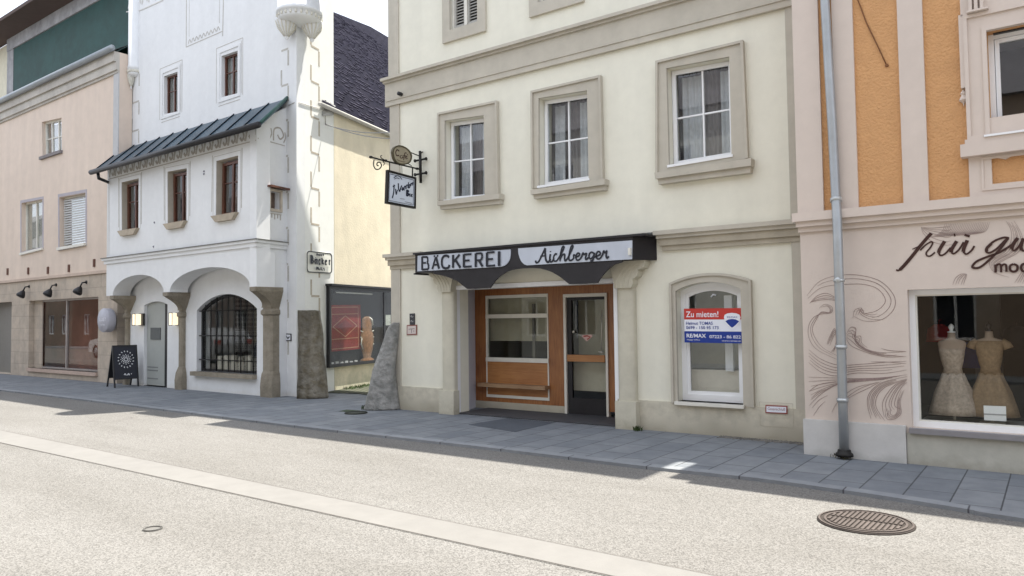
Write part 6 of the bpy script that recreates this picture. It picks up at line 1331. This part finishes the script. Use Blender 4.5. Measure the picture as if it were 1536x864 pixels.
patch('alley_drain', [(508, 617), (520, 614.5), (540, 616), (527, 618.5)], .001, mat('moss_green', (.045, .06, .035), rough=.9), 'small mossy patch drain in the pavement between the two guard stones', 'drain')
# thin repair outline in the sunny road
mb = MB()
for a_, b_ in (((134, 632), (150, 627)), ((134, 632), (162, 633)), ((172, 632), (198, 626)), ((198, 626), (202, 629))):
    p, q_ = G(*a_, RZ), G(*b_, RZ); t_ = (q_-p).normalized(); s_ = Vector((-t_.y, t_.x, 0))*.02
    mb.add([p-s_+Vector((0, 0, .002)), q_-s_+Vector((0, 0, .002)), q_+s_+Vector((0, 0, .002)), p+s_+Vector((0, 0, .002))], [[0, 1, 2, 3]])
pp = G(166, 630, RZ); mb.thing('square_road_cover', mat('cover_joint', (.16, .15, .14)), pp, YM, 'faint dark joint of a square cover in the sunny road below the blackboard', 'road cover')
# alley ground: cobbles with moss
alg = slabs('alley_cobbles', (.085, .083, .068), (.12, .115, .095), (.03, .045, .015), .16, .12, .5, .02, 'XY', .9, bump=1)
P = [FR(-.2, 0, .1), FR(-.2, 0, 1.0), FM(UL-.3, 0, -.9), FM(UL-.3, 0, -9), FR(9, 0, .02), FR(.2, 0, .02)]
sheet('alley_paving', [p.xy for p in P], .012, alg)
# tufts of weeds
def tuft(c, r, h, n, m, lab, sd):
    rnd = random.Random(sd); mb = MB()
    for k in range(n):
        a = rnd.uniform(0, 6.28); q = rnd.uniform(0, r); b = c+Vector((math.cos(a)*q, math.sin(a)*q, 0)); l = h*rnd.uniform(.4, 1); ta = rnd.uniform(0, 6.28); ln = rnd.uniform(.1, .8)*l
        t1 = Vector((math.cos(ta), math.sin(ta), 0)); s_ = Vector((-t1.y, t1.x, 0))*rnd.uniform(.004, .011); m_ = b+t1*ln*.4+Vector((0, 0, l*.7)); e = b+t1*ln+Vector((0, 0, l))
        mb.add([b-s_*.7, b+s_*.7, m_+s_, m_-s_, e], [[0, 1, 2, 3], [3, 2, 4]])
    return mb.thing('weed_tuft', m, c, 0, lab, 'weeds', 'weeds along the foot of the walls')
gr = mat('weed_green', (.055, .085, .025), rough=.7, var=.35, scale=30); gr2 = mat('dry_weed', (.10, .095, .05), rough=.8, var=.3, scale=30)
tuft(G(622, 613), .16, .22, 70, gr, 'green weed tuft at the cream plinth right of the leaning stone', 1)
tuft(G(614, 612), .07, .30, 16, gr, 'thin upright weed close to the leaning guard stone', 2)
tuft(G(957, 646), .07, .08, 40, gr, 'low weed at the foot of the right shop column', 3)
tuft(G(1262, 687), .12, .06, 40, gr2, 'dry weeds round the foot of the downpipe', 4)
tuft(G(548, 614), .10, .10, 40, gr, 'small weed left of the leaning stone base', 5)
mb = MB(); rnd = random.Random(9)
for k in range(900):
    t = rnd.random(); c = FR(.6+t*5.0, .012, .06+abs(rnd.gauss(0, .12))); a = rnd.uniform(0, 6.28); l = rnd.uniform(.02, .09); t1 = Vector((math.cos(a), math.sin(a), 0)); s_ = Vector((-t1.y, t1.x, 0))*.012
    mb.add([c-s_, c+s_, c+t1*l*.6+Vector((0, 0, l))], [[0, 1, 2]])
mb.thing('moss_strip', gr, FR(2, 0, .1), FR.yaw, 'moss and ground weeds along the alley wall under the display case', 'moss', kind='stuff')
mb = MB()
for k in range(700):
    u = -1.05+1.1*rnd.random(); d = .05+abs(rnd.gauss(0, .05)); c = FM(u, .002, d); s_ = rnd.uniform(.006, .018)
    mb.add([c+Vector((-s_, -s_, 0)), c+Vector((s_, -s_*.8, 0)), c+Vector((s_*.7, s_, 0)), c+Vector((-s_, s_*.7, 0)), c+Vector((0, 0, s_))], [[0, 1, 4], [1, 2, 4], [2, 3, 4], [3, 0, 4]])
mb.thing('gravel_strip', mat('gravel_grey', (.19, .18, .16), rough=.9, var=.4, scale=40), FM(-.5, 0, .06), YM, 'loose gravel and crumbled render along the cream plinth near the downpipe', 'gravel', kind='stuff')

# ------------------------------------------------------------------ the other side of the street (seen in the panes)
FQ = Fr(FM(0, 0, 14.3).xy, -36+180)
cols_ = [(.42, .36, .26), (.45, .42, .38), (.36, .27, .2), (.45, .45, .42), (.40, .34, .25), (.45, .4, .3), (.38, .3, .27), (.22, .15, .11), (.36, .30, .24), (.28, .14, .10)]
u = -26; doors = ['ochre', 'off-white', 'terracotta', 'pale grey', 'khaki', 'cream', 'grey pink', 'brown', 'beige', 'rust red']
for k in range(10):
    wd = [9, 11, 10, 12, 10, 9, 12, 11, 13, 15][k]; hgt = [7.6, 8.6, 7.2, 8.8, 7.8, 8.2, 7.4, 8.4, 7.9, 9.4][k]
    E_ = empty('opposite_house', FQ(u+wd/2, 0, 0), FQ.yaw, doors[k]+' rendered two storey house across the street with dark tiled roof', 'house', 'houses across the street')
    hl = []
    for st in range(3):
        for c in range(int(wd//2.4)): a = u+.9+c*2.4; hl.append([(a, .9+st*2.6), (a+1, .9+st*2.6), (a+1, 2.4+st*2.6), (a, 2.4+st*2.6)])
    hl = [h for h in hl if h[2][1] < hgt-.3]
    MB().prism(FQ, [[(u, -.05), (u+wd, -.05), (u+wd, hgt), (u, hgt)]]+hl, -.3, 0).build('front_wall', mat('opposite_wall_%s' % doors[k], cols_[k] if k < 4 else tuple(c*.5 for c in cols_[k]), var=.05), E_)
    for h in hl:
        f = MB().ring(FQ, h[0][0], h[1][0], h[0][1], h[2][1], .07, -.16, -.08).box(FQ, h[0][0]+.47, h[0][0]+.53, h[0][1]+.07, h[2][1]-.07, -.15, -.09).build('window', upvc, E_)
        MB().box(FQ, h[0][0]+.05, h[1][0]-.05, h[0][1]+.05, h[2][1]-.05, -.14, -.13).build('pane', mat('dark_pane', (.03, .035, .045), rough=.08, spec=.6) if 'dark_pane' not in bpy.data.materials else bpy.data.materials['dark_pane'], f)
    MB().add([FQ(u, hgt, .3), FQ(u+wd, hgt, .3), FQ(u+wd, hgt+2.6, -4), FQ(u, hgt+2.6, -4), FQ(u+wd, hgt, -8), FQ(u, hgt, -8)], [[0, 1, 2, 3], [3, 2, 4, 5], [0, 3, 5], [1, 4, 2]]).build('roof', mat('grey_tiles', (.12, .12, .135), var=.2, scale=6) if k == 0 else bpy.data.materials['grey_tiles'], E_)
    u += wd+.02
# parked cars beyond the left edge of the view, mirrored in the shop windows
def car(loc, yaw, paint, lab, tall):
    E_ = empty('parked_car', loc, yaw, lab, 'car', 'cars parked across the street'); Fc = Fr(Vector(loc).xy, math.degrees(yaw), RZ)
    L, Wd, H = 4.2, 1.75, 1.45+tall
    prof = [(-2.1, .35), (-2.1, .72), (-1.95, .88), (-1.05, .98), (-.45, H-.06), (-.1, H), (1.1, H-.01), (1.6, H-.14), (2.0, .98), (2.1, .8), (2.08, .35)]
    wl = [(-1.30, .33), (1.28, .33)]
    low = [(-2.1, .30)]+[(-1.65, .30)]+[(-1.3+.36*math.cos(math.pi*(1-k/8)), .30+.36*math.sin(math.pi*k/8)) for k in range(9)]+[(1.28+.36*math.cos(math.pi*(1-k/8)), .30+.36*math.sin(math.pi*k/8)) for k in range(9)]+[(2.08, .30)]
    out = low+prof[1:][::-1][:0]+[(2.1, .8), (2.0, .98), (1.6, H-.14), (1.1, H-.01), (-.1, H), (-.45, H-.06), (-1.05, .98), (-1.95, .88), (-2.1, .72)]
    MB().prism(Fc, [out], -Wd/2, Wd/2).build('body', paint, E_)
    gm = bpy.data.materials['dark_pane']
    for s_ in (-1, 1):
        d0, d1 = (Wd/2+.001, Wd/2+.012) if s_ > 0 else (-Wd/2-.012, -Wd/2-.001)
        MB().prism(Fc, [[(-.95, 1.0), (.35, 1.0), (.35, H-.10), (-.38, H-.13)]], d0, d1).prism(Fc, [[(.42, 1.0), (1.72, 1.0), (1.45, H-.17), (.42, H-.10)]], d0, d1).build('side_window', gm, E_)
        for wu, wz in wl:
            c = Fc(wu, wz, s_*(Wd/2-.12)); t_ = MB().lathe(c, [(.20, -.10), (.33, -.09), (.33, .09), (.20, .10)], 24, axis=Fc.n).build('wheel', mat('tyre', (.02, .02, .02), rough=.8) if 'tyre' not in bpy.data.materials else bpy.data.materials['tyre'], E_)
            MB().lathe(c, [(.20, -.105), (.20, .105)], 20, axis=Fc.n).build('rim', bpy.data.materials['galvanised_clamp'], t_)
        MB().box(Fc, -2.13, -2.04, .62, .80, min(s_*.5, s_*.82), max(s_*.5, s_*.82)).build('headlight', whitem, E_)
        MB().box(Fc, 2.02, 2.12, .78, .95, min(s_*.6, s_*.84), max(s_*.6, s_*.84)).build('tail_light', redm, E_)
    MB().add([Fc(-1.02, 1.0, -.72), Fc(-1.02, 1.0, .72), Fc(-.47, H-.08, .66), Fc(-.47, H-.08, -.66), Fc(-1.08, 1.0, -.72), Fc(-1.08, 1.0, .72), Fc(-.53, H-.08, .66), Fc(-.53, H-.08, -.66)], [[4, 5, 6, 7], [0, 3, 2, 1], [0, 1, 5, 4], [2, 3, 7, 6]]).build('windscreen', gm, E_)
    MB().box(Fc, -2.14, 2.14, .30, .45, -Wd/2+.05, Wd/2-.05).build('bumper', black, E_)
silver = mat('silver_paint', (.55, .56, .58), rough=.25, metal=.5, var=.02, spec=.6); whitec = mat('white_paint', (.75, .75, .74), rough=.25, var=.02, spec=.6); darkc = mat('dark_blue_paint', (.02, .03, .07), rough=.2, var=.02, spec=.7)
for uu, dd, pm, lb, tl in ((-27.5, 7.2, silver, 'silver hatchback parked on the far side of the street, left of the view', 0), (-34.5, 7.3, whitec, 'white tall estate car parked behind the silver hatchback', .15), (-20.5, 7.2, darkc, 'dark blue car parked across from the white arcade house', .1)):
    p = FM(uu, 0, dd); car((p.x, p.y, RZ), YM, pm, lb, tl)
